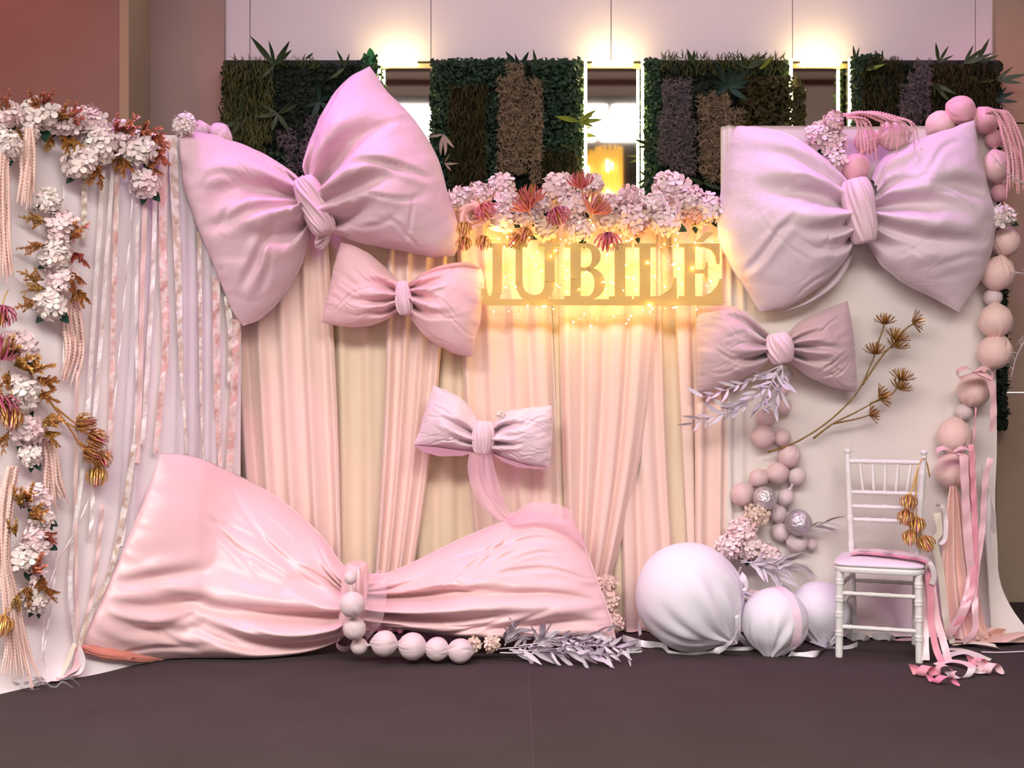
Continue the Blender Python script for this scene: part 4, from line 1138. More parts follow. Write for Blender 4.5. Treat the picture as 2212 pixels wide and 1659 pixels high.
# -- copper leaf sprigs
M_COPPER = mat('copper_leaf', 'e4a468', 0.3, metal=0.4, rnd='dc7c6c')
M_GOLD = mat('gold_leaf', 'ecc06c', 0.28, metal=0.45, rnd='dc9c58')
M_STEM = mat('brown_stem', '6a4a34', 0.7)
def sprig_meshes(seed, m):
    rs = random.Random(seed); st_parts = []
    Vs, Fs, n = [], [], 0
    def leaves3(p, s):
        nonlocal n
        a = rs.uniform(0, 6.28)
        for q in (0, 2.1, 4.2):
            b = a + q; d = Vector((math.cos(b), math.sin(b), .35)).normalized()
            sd = d.cross(Vector((0, 0, 1))).normalized(); up = sd.cross(d)
            for (fd, fs, fu) in ((0, .10, 0), (.35, .38, .06), (.75, .36, .16), (1.0, .14, .26), (1.0, -.14, .26), (.75, -.36, .16), (.35, -.38, .06), (0, -.10, 0)):
                Vs.append(tuple(p + d * s * fd + sd * s * fs + up * s * fu))
            Fs.append([n + z for z in range(8)]); n += 8
    for br_, (lean, roll, L) in enumerate(((0, 0, 1.0), (.5, rs.uniform(0, 6), .85), (.5, rs.uniform(0, 6), .75), (.75, rs.uniform(0, 6), .6))):
        tip = Vector((math.sin(lean) * math.cos(roll), math.sin(lean) * math.sin(roll), math.cos(lean))) * L
        P = cr([Vector((0, 0, 0)), tip * .35 + Vector((.03, -.02, .03)), tip * .7 + Vector((0, -.04, .02)), tip], 14)
        st_parts.append(tube(P, np.linspace(.018, .008, 14), 5))
        for i in range(3, 14): leaves3(Vector(P[i]), .135 - .004 * i)
        for k in range(4):
            i = 3 + 2 * k; p = Vector(P[i]); a = rs.uniform(0, 6.28)
            d = Vector((math.cos(a) * .8, math.sin(a) * .8, .8)).normalized() * rs.uniform(.14, .26)
            for t in (.45, .75, 1.0): leaves3(p + d * t, .115 - .03 * t)
    st = mk('stem', *joinm(st_parts), M_STEM)
    return st, mk('leaves', Vs, Fs, m, smooth=False)
SPR = [sprig_meshes(s, M_COPPER) for s in (1, 2, 3)] + [sprig_meshes(s, M_GOLD) for s in (4, 5, 6)]
def sprig(px, py, deg, length, Y, kind, label, group):
    st, lv = SPR[kind]
    root = empty('copper_sprig' if kind < 3 else 'gold_sprig', W(px, py, Y), label, 'foliage', group)
    q = leafq(imgdir(deg, .35), rf.uniform(0, 6.28)); root.rotation_mode = 'QUATERNION'; root.rotation_quaternion = q
    root.scale = (.92 * length * Y / F,) * 3
    for nm, me in (('stem', st), ('leaves', lv)):
        o = bpy.data.objects.new(nm, me); col.objects.link(o); o.parent = root
        if nm == 'leaves': o['kind'] = 'stuff'
ST = [(18, 250, 80, 60, 0), (8, 240, 110, 50, 0), (78, 245, 100, 62, 0), (96, 240, 60, 58, 0), (125, 262, 55, 56, 0), (140, 262, 30, 60, 0), (44, 275, 250, 46, 3), (110, 290, 265, 46, 4), (130, 290, 300, 60, 5),
      (160, 292, 280, 50, 0), (248, 290, 75, 50, 1), (258, 288, 35, 66, 2), (300, 300, 20, 66, 1), (318, 300, 345, 62, 2), (322, 330, 330, 66, 1), (315, 345, 300, 60, 2), (190, 345, 280, 66, 4), (210, 350, 285, 72, 3),
      (256, 335, 290, 62, 5), (262, 325, 250, 50, 4), (150, 300, 330, 48, 3), (340, 320, 300, 50, 0)]
for i, (px, py, a, L, k) in enumerate(sorted(ST)):
    sprig(px, py, a, L, YL(px, py) - .11, k, '%s copper sprig from the left among the top flowers of the left panel' % ORD[i], 'copper sprigs on the left panel')
SC = [(100, 480, 170, 60, 3), (98, 530, 190, 62, 4), (150, 520, 35, 66, 0), (158, 545, 320, 60, 1), (150, 580, 290, 72, 2), (95, 605, 160, 60, 3), (100, 625, 190, 56, 4), (160, 620, 300, 60, 5), (80, 650, 200, 56, 3),
      (20, 700, 120, 60, 5), (12, 770, 60, 60, 4), (30, 790, 20, 72, 3), (60, 800, 10, 76, 4), (80, 815, 350, 62, 5), (20, 800, 250, 60, 3), (85, 850, 340, 60, 4), (15, 890, 100, 56, 5), (20, 930, 260, 60, 4), (85, 915, 20, 62, 3), (95, 930, 320, 60, 5),
      (45, 1100, 100, 60, 3), (55, 1085, 60, 56, 4), (60, 1120, 20, 60, 5), (35, 1160, 110, 50, 3), (90, 1150, 330, 50, 0), (90, 1240, 300, 62, 4), (60, 1260, 280, 60, 5), (95, 1270, 320, 50, 3), (40, 1280, 250, 50, 4), (70, 1240, 60, 60, 0)]
for i, (px, py, a, L, k) in enumerate(sorted(SC, key=lambda q: q[1])):
    sprig(px, py, a, L, YL(px, py) - .13, k, '%s copper-gold sprig down the left flower column' % ORD[i], 'copper sprigs on the left panel')

# -- gold spiky blooms
M_GBL = mat('gold_bloom', 'e8b864', 0.3, metal=0.6, rnd='dc9c5c')
M_GBR = mat('rose_gold_inner', 'e07898', 0.33, metal=0.5)
M_CORALB = mat('coral_bloom', 'e08878', 0.45, metal=0.2, rnd='e47480')
M_GDARK = mat('antique_gold', 'b8883c', 0.35, metal=0.65, rnd='a87434')
def bloom_mesh(seed, m_out, m_in, openness, sharp=.10):
    rs = random.Random(seed); V = []; Fc = []; fm = []
    for ring, (n, r0, ht, w) in enumerate(((5, .07, 1.0, .05), (8, .17, 1.04, .042), (10, .27, 1.0, .042), (10, .34, .84, .045))):
        for k in range(n):
            a = k * 2 * math.pi / n + ring * .4 + rs.uniform(-.1, .1); ca, sa = math.cos(a), math.sin(a); b = len(V)
            bulge = r0 + (.05 + .2 * openness) * ring / 3; tip = r0 * .55 + openness * (.12 + .27 * ring) + rs.uniform(-.05, .05)
            for t, rr, ww in ((0, .06, .04), (.35, bulge, w), (.7, (bulge + tip) / 2 + .05, w * .8), (1.0, tip, .015)):
                z = ht * t * (1 - .18 * openness * ring * t)
                V += [(rr * ca - ww * sa, rr * sa + ww * ca, z), (rr * 1.10 * ca, rr * 1.10 * sa, z - .02), (rr * ca + ww * sa, rr * sa - ww * ca, z)]
            for s in range(3):
                q = b + s * 3
                Fc += [[q, q + 1, q + 4, q + 3], [q + 1, q + 2, q + 5, q + 4]]; fm += [1 if ring == 0 else 0] * 2
    return mk('bloom', V, Fc, [m_out, m_in], smooth=True, fm=fm)
BL_G = [bloom_mesh(s, M_GBL, M_GBR, .24) for s in (1, 2)]
BL_R = [bloom_mesh(s, M_CORALB, M_GBL, .55) for s in (3, 4)]
BL_O = [bloom_mesh(s, M_GDARK, M_GBL, .8) for s in (5, 6)]
BL_P = [bloom_mesh(s, M_GBR, M_GBL, .45) for s in (7, 8)]
def loose_bloom(px, py, size, deg, Y, meshes, label, group, out=.5):
    root = empty('gold_bloom', W(px, py, Y), label, 'flower', group)
    d = imgdir(deg, out); s = size * 1.25 * Y / F
    inst('bloom', meshes[int(px) % 2], root, root.location - d * s * .5, dirq(d, px % 6), s)
    e = Vector(root.location) - d * s * .45; Vt, Ft = tube(cr([e, e - d * s * .5 + Vector((0, .02, 0)), e - d * s * .8 + Vector((0, .06, .01))], 8), .003, 5)
    put('stem', Vt, Ft, M_GOLD, root)
for i, (px, py, sz, dg, ms, t) in enumerate([(1003, 494, 27, 270, BL_G, 'gold bloom left of the letter J, upper one'), (1002, 526, 27, 268, BL_G, 'gold bloom left of the letter J, lower one'),
        (1044, 524, 28, 260, BL_G, 'gold bloom above the letter J hook'), (1112, 520, 30, 230, BL_G, 'gold bloom at the top of the letter U, left of two'), (1133, 508, 30, 250, BL_G, 'gold bloom at the top of the letter U, right of two'),
        (1314, 522, 36, 265, BL_P, 'pink-gold bloom hanging above the letter I'), (1148, 418, 34, 85, BL_R, 'coral spiky bloom, upper left in the middle flower row'), (1132, 436, 34, 120, BL_R, 'coral spiky bloom just below the upper left one in the middle row'),
        (1206, 466, 34, 290, BL_P, 'magenta-gold bloom in the centre of the middle flower row'), (1290, 440, 38, 60, BL_R, 'coral spiky bloom right of centre in the middle row'),
        (1254, 388, 32, 100, BL_R, 'coral spiky bloom sticking up at the top of the middle row'), (1048, 456, 30, 300, BL_R, 'coral spiky bloom beside the peach rose')]):
    loose_bloom(px, py, sz, dg, 6.50, ms, t, 'gold and coral blooms of the middle row')
for i, (px, py, sz, dg, t) in enumerate([(4, 682, 40, 280, 'topmost'), (8, 752, 44, 60, 'second'), (6, 880, 44, 300, 'third'), (26, 905, 40, 280, 'fourth'), (4, 1352, 40, 270, 'lowest')]):
    loose_bloom(px, py, sz, dg, YL(max(px, 0), py) - .15, BL_P if i < 3 else BL_G, '%s pink-gold bloom cut by the left picture edge' % t, 'gold blooms of the left column')

def branch(name, label, group, stems, blooms, meshes, m_stem, rad=.006, base=None):
    """stems: lists of world points; blooms: (point, direction, size)"""
    root = empty(name, base if base is not None else stems[0][0], label, 'flower', group)
    for s in stems:
        P = cr(s, 30); Vt, Ft = tube(P, np.linspace(rad, rad * .55, 30) * (1 + .12 * np.sin(np.arange(30) * 2.1)), 6); put('stem', Vt, Ft, m_stem, root)
    for k, (p, d, s) in enumerate(blooms):
        inst('bloom', meshes[k % 2], root, p, dirq(d, k), s)
    return root
yb = 6.66
w = lambda x, y, d=0: W(x, y, yb - d)
branch('gold_branch', 'upper gold branch with five spiky blooms right of the velvet bow', 'gold branches on the cream panel',
       [[w(1658, 977), w(1720, 955), w(1790, 910), w(1850, 850), (w(1880, 790)), w(1890, 765)], [w(1862, 832), w(1905, 770), w(1938, 735)], [w(1892, 752), w(1906, 715), w(1912, 690)], [w(1925, 752), w(1955, 712), w(1982, 695)]],
       [(w(1890, 765, .02), imgdir(95, .5), .07), (w(1936, 752, .02), imgdir(75, .5), .07), (w(1934, 735, .03), imgdir(70, .4), .075), (w(1911, 700, .02), imgdir(95, .5), .065), (w(1970, 695, .02), imgdir(10, .4), .07)], BL_O, mat('gold_stem', '8a6a3a', .45, metal=.5))
branch('gold_branch', 'lower gold branch with four spiky blooms right of the velvet bow', 'gold branches on the cream panel',
       [[w(1757, 947), w(1800, 915), w(1850, 890), w(1900, 862)], [w(1880, 872), w(1925, 852), w(1945, 825)], [w(1800, 915), w(1850, 905), w(1880, 896)]],
       [(w(1898, 860, .02), imgdir(25, .5), .075), (w(1942, 842, .02), imgdir(70, .5), .07), (w(1946, 822, .03), imgdir(80, .4), .075), (w(1878, 897, .02), imgdir(20, .5), .06)], BL_O, MATS['gold_stem'])
wl_ = lambda x, y, d=.08: WL(x, y, d)
branch('gold_branch', 'gold branch with five closed blooms reaching right from the left flower column', 'gold branches on the left panel',
       [[wl_(80, 830), wl_(110, 870), wl_(150, 925), wl_(178, 968), wl_(190, 975)], [wl_(120, 880), wl_(150, 905), wl_(170, 918)], [wl_(140, 912), wl_(175, 930), wl_(196, 940)], [wl_(170, 955), wl_(205, 975), wl_(214, 980)], [wl_(178, 968), wl_(205, 1000), wl_(211, 1010)]],
       [(wl_(168, 917), imgdir(10, .4), .10), (wl_(194, 940), imgdir(340, .4), .10), (wl_(186, 974), imgdir(340, .5), .095), (wl_(212, 978), imgdir(310, .5), .095), (wl_(210, 1008), imgdir(275, .4), .10)], BL_G, M_GOLD)

# -- amaranth tassels
M_AMA = mat('pale_pink_amaranth', 'f0c6bc', 0.85, rnd='f2d2c6')
M_AMAH = mat('pink_amaranth', 'f0aeb4', 0.8, rnd='f4c2c4')
def strand(parent, pts, m, r0=.0085, n=70):
    P = cr(pts, 20); n = max(24, int(np.linalg.norm(np.diff(P, axis=0), axis=1).sum() / .0075)); P = cr(pts, n); T = np.linspace(0, 1, n)
    rad = r0 * (1 - .75 * T ** 5) * (1 + .42 * np.sign(np.sin(np.arange(n) * math.pi / 1.0 + .5))) 
    Vt, Ft = tube(P, rad, 6); put('strand', Vt, Ft, m, parent)
def tassel(label, roots_, ends, n, m, off, left=True, jitter=6, seed=1, group='amaranth tassels', r0=.0085):
    """strands from around a root point through mid points to ends (picture points)"""
    rs = random.Random(seed); f = (lambda x, y, d: WL(max(x, -60), y, d)) if left else (lambda x, y, d: W(x, y, left_Y - d))
    root = empty('amaranth_tassel', f(roots_[0][0], roots_[0][1], off), label, 'flower', group)
    for k in range(n):
        t = (k + .5) / n
        pts = []
        for lvl in roots_ + [ends]:
            x0, y0, x1, y1 = (lvl[0] - lvl[2], lvl[1], lvl[0] + lvl[2], lvl[1])
            pts.append(f(x0 + (x1 - x0) * t + rs.uniform(-jitter, jitter) * .4, y0 + rs.uniform(-jitter, jitter) * (3 if lvl is ends else .6), off + rs.uniform(-.012, .02)))
        strand(root, pts, m, r0)
tassel('pale amaranth tassel under the second big flower of the left panel', [(64, 278, 8), (62, 330, 15), (60, 380, 16)], (55, 438, 22), 10, M_AMA, .12, seed=2)
tassel('long pale amaranth tassel at the left picture edge, upper', [(6, 330, 8), (4, 420, 16), (8, 520, 14)], (14, 600, 18), 9, M_AMA, .12, seed=3)
tassel('pale amaranth tassel hanging below the fifth flower of the left column', [(155, 650, 12), (158, 700, 20), (162, 760, 22)], (148, 818, 18), 10, M_AMA, .06, seed=4)
tassel('short pale amaranth tassel beside the ninth flower of the left column', [(104, 950, 12), (112, 990, 16), (116, 1040, 18)], (124, 1092, 26), 9, M_AMA, .08, seed=5)
tassel('longest pale amaranth tassel falling to the floor at the left edge', [(26, 1010, 12), (14, 1090, 14), (8, 1200, 12), (22, 1290, 18), (36, 1390, 26)], (44, 1472, 48), 13, M_AMA, .10, seed=6)
left_Y = 6.46
tassel('pink amaranth spray arching over the balls above the blush bow', [(1828, 250, 6), (1870, 246, 16), (1915, 256, 26), (1940, 272, 40)], (1935, 312, 60), 9, M_AMAH, 0, left=False, seed=7, jitter=8, r0=.006)
tassel('pink amaranth strands hanging over the pink ball left of the blush bow knot', [(1832, 256, 4), (1858, 262, 14), (1868, 290, 20)], (1872, 340, 26), 6, M_AMAH, .02, left=False, seed=9, jitter=6, r0=.006)
tassel('pink amaranth tassel at the upper right corner', [(2138, 240, 6), (2165, 250, 14), (2185, 300, 22), (2196, 350, 20)], (2198, 415, 24), 11, M_AMAH, 0, left=False, seed=8, jitter=8, r0=.0075)

# -- lavender leaf sprays
M_LAV = mat('lavender_leaf', 'ddd4d8', 0.6, rnd='cfc4d0', sheen=.2)
M_LAVG = mat('grey_mauve_leaf', 'd0c2c2', 0.7, rnd='c0b2b8')
LAV = [lance_mesh('lavender_leaf', M_LAV, .19, b) for b in (.15, .45)]
LAVG = [lance_mesh('mauve_leaf', M_LAVG, .12, b) for b in (.2, .4)]
def spray(label, stems, Lpx, n, me, m_stem, Yw, group, seed, spread=35, cat='foliage'):
    """stems: lists of picture points (px, py, out); leaves alternate along them"""
    rs = random.Random(seed); s0 = stems[0][0]
    root = empty('leaf_spray', W(s0[0], s0[1], Yw - s0[2]), label, cat, group)
    if root.location.z < 0: root.location.z = 0
    for s in stems:
        pts = [W(x, y, Yw - o) for x, y, o in s]
        for p in pts: p.z = max(p.z, .012)
        P = cr(pts, 24); Vt, Ft = tube(P, np.linspace(.004, .0015, 24), 5); put('stem', Vt, Ft, m_stem, root)
        for k in range(n):
            i = min(23, int((.12 + .88 * (k + 1) / n) * 23)); t = P[min(i + 1, 23)] - P[i - 1]
            ang = math.degrees(math.atan2(t[2], t[0])) + (spread if k % 2 else -spread) * rs.uniform(.5, 1.4)
            ang += rs.uniform(-14, 14); q = leafq(imgdir(ang, rs.uniform(-.1, .7)), rs.uniform(-.9, .9))
            L = Lpx * Yw / F * rs.uniform(.75, 1.4)
            inst('leaf', me[k % 2], root, P[i], q, L)
spray('lavender leaf spray under the left loop of the velvet bow', [[(1690, 788, .10), (1640, 812, .12), (1580, 838, .12), (1520, 858, .10)], [(1690, 788, .10), (1650, 830, .12), (1610, 868, .12), (1570, 880, .1)],
      [(1690, 790, .11), (1665, 830, .13), (1640, 880, .12)], [(1690, 790, .11), (1690, 830, .13), (1668, 875, .12)], [(1640, 850, .1), (1590, 885, .08), (1520, 905, .06), (1500, 915, .05)]],
      34, 15, LAV, M_LAV, 6.58, 'lavender leaf sprays', 1)
spray('lavender leaf spray lying before the giant bow on the carpet', [[(1070, 1402, .0), (1150, 1396, .02), (1230, 1390, .03), (1300, 1384, .03)], [(1080, 1410, .06), (1170, 1412, .08), (1260, 1410, .08), (1340, 1402, .08)],
      [(1120, 1395, .02), (1200, 1385, .05), (1270, 1372, .06), (1310, 1366, .06)], [(1100, 1404, .10), (1200, 1408, .13), (1290, 1414, .13), (1330, 1420, .14)], [(1180, 1405, .1), (1250, 1395, .11), (1330, 1398, .1), (1370, 1408, .1)],
      [(1090, 1395, .0), (1100, 1375, .0), (1112, 1360, .0)], [(1160, 1395, .03), (1180, 1372, .03)]], 40, 20, LAV, M_LAV, 6.10, 'lavender leaf sprays', 2, spread=38)
spray('lilac leaf spray between the flower bunch and the white balls', [[(1600, 1210, 0), (1640, 1222, .05), (1680, 1245, .06), (1690, 1262, .06)], [(1600, 1215, 0), (1650, 1215, .05), (1705, 1228, .03)], [(1600, 1225, .05), (1590, 1260, .08), (1605, 1295, .08)]],
      40, 12, LAV, M_LAV, 6.56, 'lavender leaf sprays', 3)
spray('thin grey-mauve leaf spray beside the lower silver ball', [[(1715, 1150, 0), (1750, 1140, .02), (1785, 1130, .02)], [(1650, 1205, 0), (1700, 1210, .02), (1740, 1225, .02)]], 42, 9, LAVG, M_LAVG, 6.70, 'lavender leaf sprays', 4, spread=22)
# ================================================================ ribbons
M_RW = mat('white_satin_ribbon', 'fbf6f2', 0.2, spec=.6, var=('ecdcd8', 14, .12), bump=(22, .5, .4, .03))
M_RR = mat('rose_satin_print_ribbon', 'f6e4de', 0.25, spec=.6, var=('e6b8ae', 20, .08), bump=(22, .5, .4, .03))
M_RC = mat('cream_satin_print_ribbon', 'f5efe6', 0.25, spec=.6, var=('d8c4b0', 20, .06), bump=(22, .5, .4, .03))
M_RP = mat('plain_rose_ribbon', 'f0d0ca', 0.3, spec=.5)
RB = [([(137, 355), (138, 600), (137, 830)], 3, M_RW, 'thin white cord'), ([(183, 380), (182, 440), (182, 520)], 12, M_RC, 'short cream print ribbon'),
      ([(223, 368), (208, 600), (192, 850), (180, 1000), (152, 1240), (165, 1400)], 10, M_RW, 'white satin ribbon'), ([(244, 362), (224, 650), (208, 860), (196, 980)], 9, M_RW, 'white satin ribbon'),
      ([(254, 358), (248, 560), (243, 780), (238, 980)], 11, M_RR, 'rose print ribbon'), ([(286, 430), (278, 540), (250, 840), (232, 1010)], 3, M_RW, 'thin white cord'), ([(298, 440), (294, 700), (297, 840), (286, 1010), (262, 1180)], 8, M_RW, 'white satin ribbon'),
      ([(314, 420), (308, 600), (302, 850), (296, 1000)], 11, M_RP, 'plain rose ribbon'), ([(336, 390), (330, 600), (318, 800), (308, 960)], 10, M_RW, 'white satin ribbon'),
      ([(353, 292), (352, 480), (352, 560), (358, 740), (346, 880), (336, 980)], (20, 18, 17, 14, 12), M_RR, 'broad rose print ribbon'), ([(372, 292), (380, 480), (386, 620), (392, 800), (404, 980)], (20, 17, 14, 8, 5), M_RC, 'broad cream print ribbon'),
      ([(430, 500), (433, 700), (434, 860), (440, 1000)], (9, 8, 6, 4), M_RC, 'narrow cream ribbon'), ([(467, 600), (468, 780), (470, 900), (476, 1010)], (16, 16, 14, 9), M_RR, 'broad rose print ribbon'),
      ([(490, 640), (499, 730), (497, 830)], 13, M_RC, 'beige satin ribbon'), ([(511, 690), (506, 830), (500, 940), (494, 1035)], 16, M_RR, 'broad rose and white print ribbon'),
      ([(168, 800), (164, 1000), (165, 1200), (168, 1390)], 8, M_RP, 'plain rose ribbon'), ([(290, 960), (272, 1080), (240, 1230), (190, 1340), (168, 1410)], (12, 15, 12, 12, 12), M_RC, 'cream satin ribbon'),
      ([(206, 1040), (170, 1130), (112, 1250), (92, 1390), (100, 1450)], 3, M_RW, 'thin white cord'), ([(186, 900), (192, 1000), (200, 1060), (196, 1160)], 9, M_RW, 'white satin ribbon'), ([(222, 1090), (210, 1210), (190, 1330), (168, 1400)], 9, M_RP, 'plain rose ribbon'),
      ([(122, 1180), (118, 1250), (92, 1430)], 3, M_RW, 'thin white cord')]
for i, (pts, wd, m, kind) in enumerate(sorted(RB, key=lambda q: q[0][0][0])):
    hang_strip('ribbon', pts, wd, m, '%s, %s hanging strip from the left' % (kind, ORD[i]), 'ribbon', 'ribbons on the left panel', 0.055 + .004 * (i % 3), wave=.005, n=80)

# bunched cloth behind the top left corner of the largest bow
for k, (px, py, a, b) in enumerate(((436, 284, 22, 16), (478, 292, 26, 16))):
    rr = empty('cloth_roll', W(px, py + b, 6.46), ['small', 'rounder'][k] + ' lilac cloth bunch behind the upper left bow corner', 'cloth')
    knot(rr, 'cloth_bunch', px, py, a * 2, b * 2.4, 70 if k else 30, 6.46, .06, M_BOW1, 3 + k, twist=1, ridge=.1, nu=40, nv=20)

# heap of narrow ribbons on the floor, left corner
M_RN = mat('white_curling_ribbon', 'e8e2e4', 0.3, spec=.6)
rs = random.Random(5)
for k in range(14):
    x0 = rs.uniform(-14, 105); y0 = rs.uniform(1462, 1486)
    P = []
    x, y = x0, y0
    for q in range(5):
        Yf = floorY(y); P.append(Vector(((x - CX) * Yf / F, Yf, .004 + rs.uniform(0, .035) * (0 < q < 4))))
        x += rs.uniform(8, 24); y += rs.uniform(-9, 8)
    Vr, Fr = ribbon_mesh(P, .011, 40, 3, side=(0, -.6, .8))
    put('curling_ribbon', Vr, Fr, M_RN, label='narrow white ribbon curl on the floor at the left corner, %s of the heap' % ORD[k], cat='ribbon', group='floor ribbons at the left corner')
def fp(px, py, z=0.006):
    """floor point seen at a pixel"""
    Y = (CH - z) * F / (py - CY); return Vector(((px - CX) * Y / F, Y, z))
for k, (pts, wd, m, lb) in enumerate([([(166, 1392), (170, 1418), (158, 1448), (122, 1470), (104, 1474)], .04, M_SATIN, 'wide pink ribbon end curling on the floor left of the giant bow'),
        ([(170, 1396), (178, 1424), (170, 1452), (140, 1466)], .03, M_SATINL, 'pale ribbon end beside the wide pink ribbon at the left'),
        ([(162, 1390), (150, 1420), (134, 1456), (128, 1466)], .025, M_SATINC, 'cream ribbon end left of the wide pink ribbon')]):
    P = []
    for x, y in pts:
        Yq = min(5.70 - .004 * k, (CH - .008) * F / (y - CY)); P.append(W(x, y, Yq))
    Vr, Fr = ribbon_mesh(P, wd, 40, 5, side=(1, -.3, .3), wave=.002)
    put('ribbon', Vr, Fr, m, label=lb, cat='ribbon', group='floor ribbons')
Vr, Fr = ribbon_mesh([W(172, 1404, 5.70), fp(180, 1420, .05), fp(184, 1438, .02), fp(190, 1446)], .04, 24, 5, side=(1, 0, .1), wave=.003)
put('ribbon', Vr, Fr, M_SATINC, label='short cream ribbon end under the left tip of the giant bow', cat='ribbon', group='floor ribbons')

# ribbons on the floor round the white balls
M_WR = mat('silver_white_satin', 'e6e0e4', 0.25, spec=.6)
FR = [([fp(1345, 1378, .03), fp(1385, 1390, .03), fp(1430, 1396, .01), fp(1448, 1412, .004), fp(1500, 1414, .01), fp(1550, 1406, .02), fp(1580, 1385, .10), fp(1598, 1352, .19)], .035, 'silver-white ribbon running from the giant bow past the largest ball'),
      ([W(1605, 1305, 6.2), W(1594, 1330, 6.14), W(1594, 1368, 6.16), fp(1620, 1396, .02), fp(1628, 1402, .01), fp(1560, 1405, .006)], .03, 'silver-white ribbon falling between the largest ball and the ribboned ball'),
      ([fp(1706, 1412, .02), fp(1722, 1417, .004), fp(1765, 1412, .02), fp(1782, 1404, .004), fp(1830, 1402, .004), fp(1852, 1392, .02)], .035, 'silver-white ribbon on the floor before the half hidden ball'),
      ([fp(1380, 1385, .03), fp(1360, 1396, .05), fp(1352, 1405, .02), fp(1370, 1410, .004), fp(1384, 1398, .03)], .05, 'pinkish ribbon loop at the right tip of the giant bow'),
      ([W(1600, 1240, 6.25), W(1612, 1262, 6.2), W(1606, 1290, 6.2)], .035, 'short white ribbon at the upper right of the largest ball'),
      ([W(1385, 1330, 6.58), W(1380, 1350, 6.56), W(1383, 1372, 6.52)], .022, 'short white ribbon left of the largest ball')]
for pts, wd, lb in FR:
    Vr, Fr = ribbon_mesh(pts, wd, 70, 5, side=lambda t: (.3, -.25 + .5 * math.sin(t * 9), .8), wave=.002)
    put('ribbon', Vr, Fr, M_WR, label=lb, cat='ribbon', group='floor ribbons')
# ================================================================ chair
M_CHAIR = mat('white_lacquer', 'efece8', 0.4, bump=(40, .05, 0, .01), spec=.4, var=('e6e2dc', 6.0))
M_CUSH = mat('lilac_cushion', 'eadbe6', 0.7, sheen=.3, bump=(20, .1, .3, .02))
FLp = Vector((1.653, 6.165, 0)); th = math.radians(-19.5)
xd = Vector((math.cos(th), math.sin(th), 0)); yd = Vector((-math.sin(th), math.cos(th), 0))
CWD, CDP = .385, .40
def ch(x, y, z): return FLp + xd * x + yd * y + Vector((0, 0, z))
root = empty('chair', ch(CWD / 2, CDP / 2, 0), 'white bamboo-style wooden chair with ribbons over its lilac seat', 'chair')
def pole(a, b, r, rings, n=10, seg=40, taper=1.0):
    """turned rod with bamboo rings at given fractions"""
    t = np.linspace(0, 1, seg); P = np.array(a)[None] * (1 - t[:, None]) + np.array(b)[None] * t[:, None]
    rad = r * (1 + (taper - 1) * t)
    L = (Vector(b) - Vector(a)).length
    for q in rings:
        for o in (-.008, .008):
            rad = rad + r * .28 * np.exp(-(((t - q) * L - o) / .0045) ** 2)
    return tube(P, rad, n)
def rod(name, a, b, r, rings=(), **k):
    seg = max(16, int((Vector(b) - Vector(a)).length / .005)); V, Fc = pole(a, b, r, rings, seg=seg, **k); return put(name, V, Fc, M_CHAIR, root)
sh = .435
rod('leg', ch(0, 0, 0), ch(0.004, 0, sh), .0185, (.28, .5, .68, .88), n=12)
rod('leg', ch(CWD, 0, 0), ch(CWD - .004, 0, sh), .0185, (.28, .5, .68, .88), n=12)
bl0, bl1, bl2 = ch(.045, CDP + .04, 0), ch(.035, CDP - .01, .45), ch(.010, CDP + .03, 1.0)
br0, br1, br2 = ch(CWD - .03, CDP + .04, 0), ch(CWD - .02, CDP - .01, .45), ch(CWD + .015, CDP + .03, 1.0)
for a, b, c in ((bl0, bl1, bl2), (br0, br1, br2)):
    P = cr([a, b, c], 130); t = np.linspace(0, 1, 130); rad = np.full(130, .0175) - .002 * t
    for q in (.12, .26, .40, .52, .66, .78, .90):
        for o in (-.008, .008): rad = rad + .005 * np.exp(-(((t - q) * 1.0 - o) / .0045) ** 2)
    V, Fc = tube(P, rad, 12); bk = put('back_leg', V, Fc, M_CHAIR, root)
    V, Fc = tube([c, c + Vector((0, 0, .008)), c + Vector((0, 0, .014)), c + Vector((0, 0, .026)), c + Vector((0, 0, .034))], [.012, .012, .021, .019, .006], 12); put('finial', V, Fc, M_CHAIR, bk)
def backpt(s, z):
    """point on the back between the posts (s 0..1) at height z"""
    t = (z - .45) / .55; a = bl1.lerp(bl2, t); b = br1.lerp(br2, t); return a.lerp(b, s)
for z, r_ in ((.965, .0125), (.80, .011), (.725, .011), (.655, .011)):
    rod('back_rail', backpt(0, z), backpt(1, z), r_, (.25, .5, .75))
for s in (.18, .34, .5, .66, .82):
    a, b = backpt(.5 + (s - .5) * 1.06, .96), backpt(.5 + (s - .5) * .94, .805)
    t = np.linspace(0, 1, 20); P = np.array(a)[None] * (1 - t[:, None]) + np.array(b)[None] * t[:, None]
    V, Fc = tube(P, .006 + .004 * np.sin(math.pi * t), 8); put('spindle', V, Fc, M_CHAIR, root)
fl0 = lambda z: ch(0.002, 0, z); fr0 = lambda z: ch(CWD - .002, 0, z)
bl_ = lambda z: bl0.lerp(bl1, z / .45); br_ = lambda z: br0.lerp(br1, z / .45)
for z in (.325, .155): rod('stretcher', fl0(z), fr0(z), .0105, (.12, .4, .6, .88))
for z in (.36, .26): rod('stretcher', fl0(z), bl_(z), .0105, (.3, .6)); rod('stretcher', fr0(z), br_(z), .0105, (.3, .6))
rod('stretcher', bl_(.33), br_(.33), .0105, (.25, .5, .75))
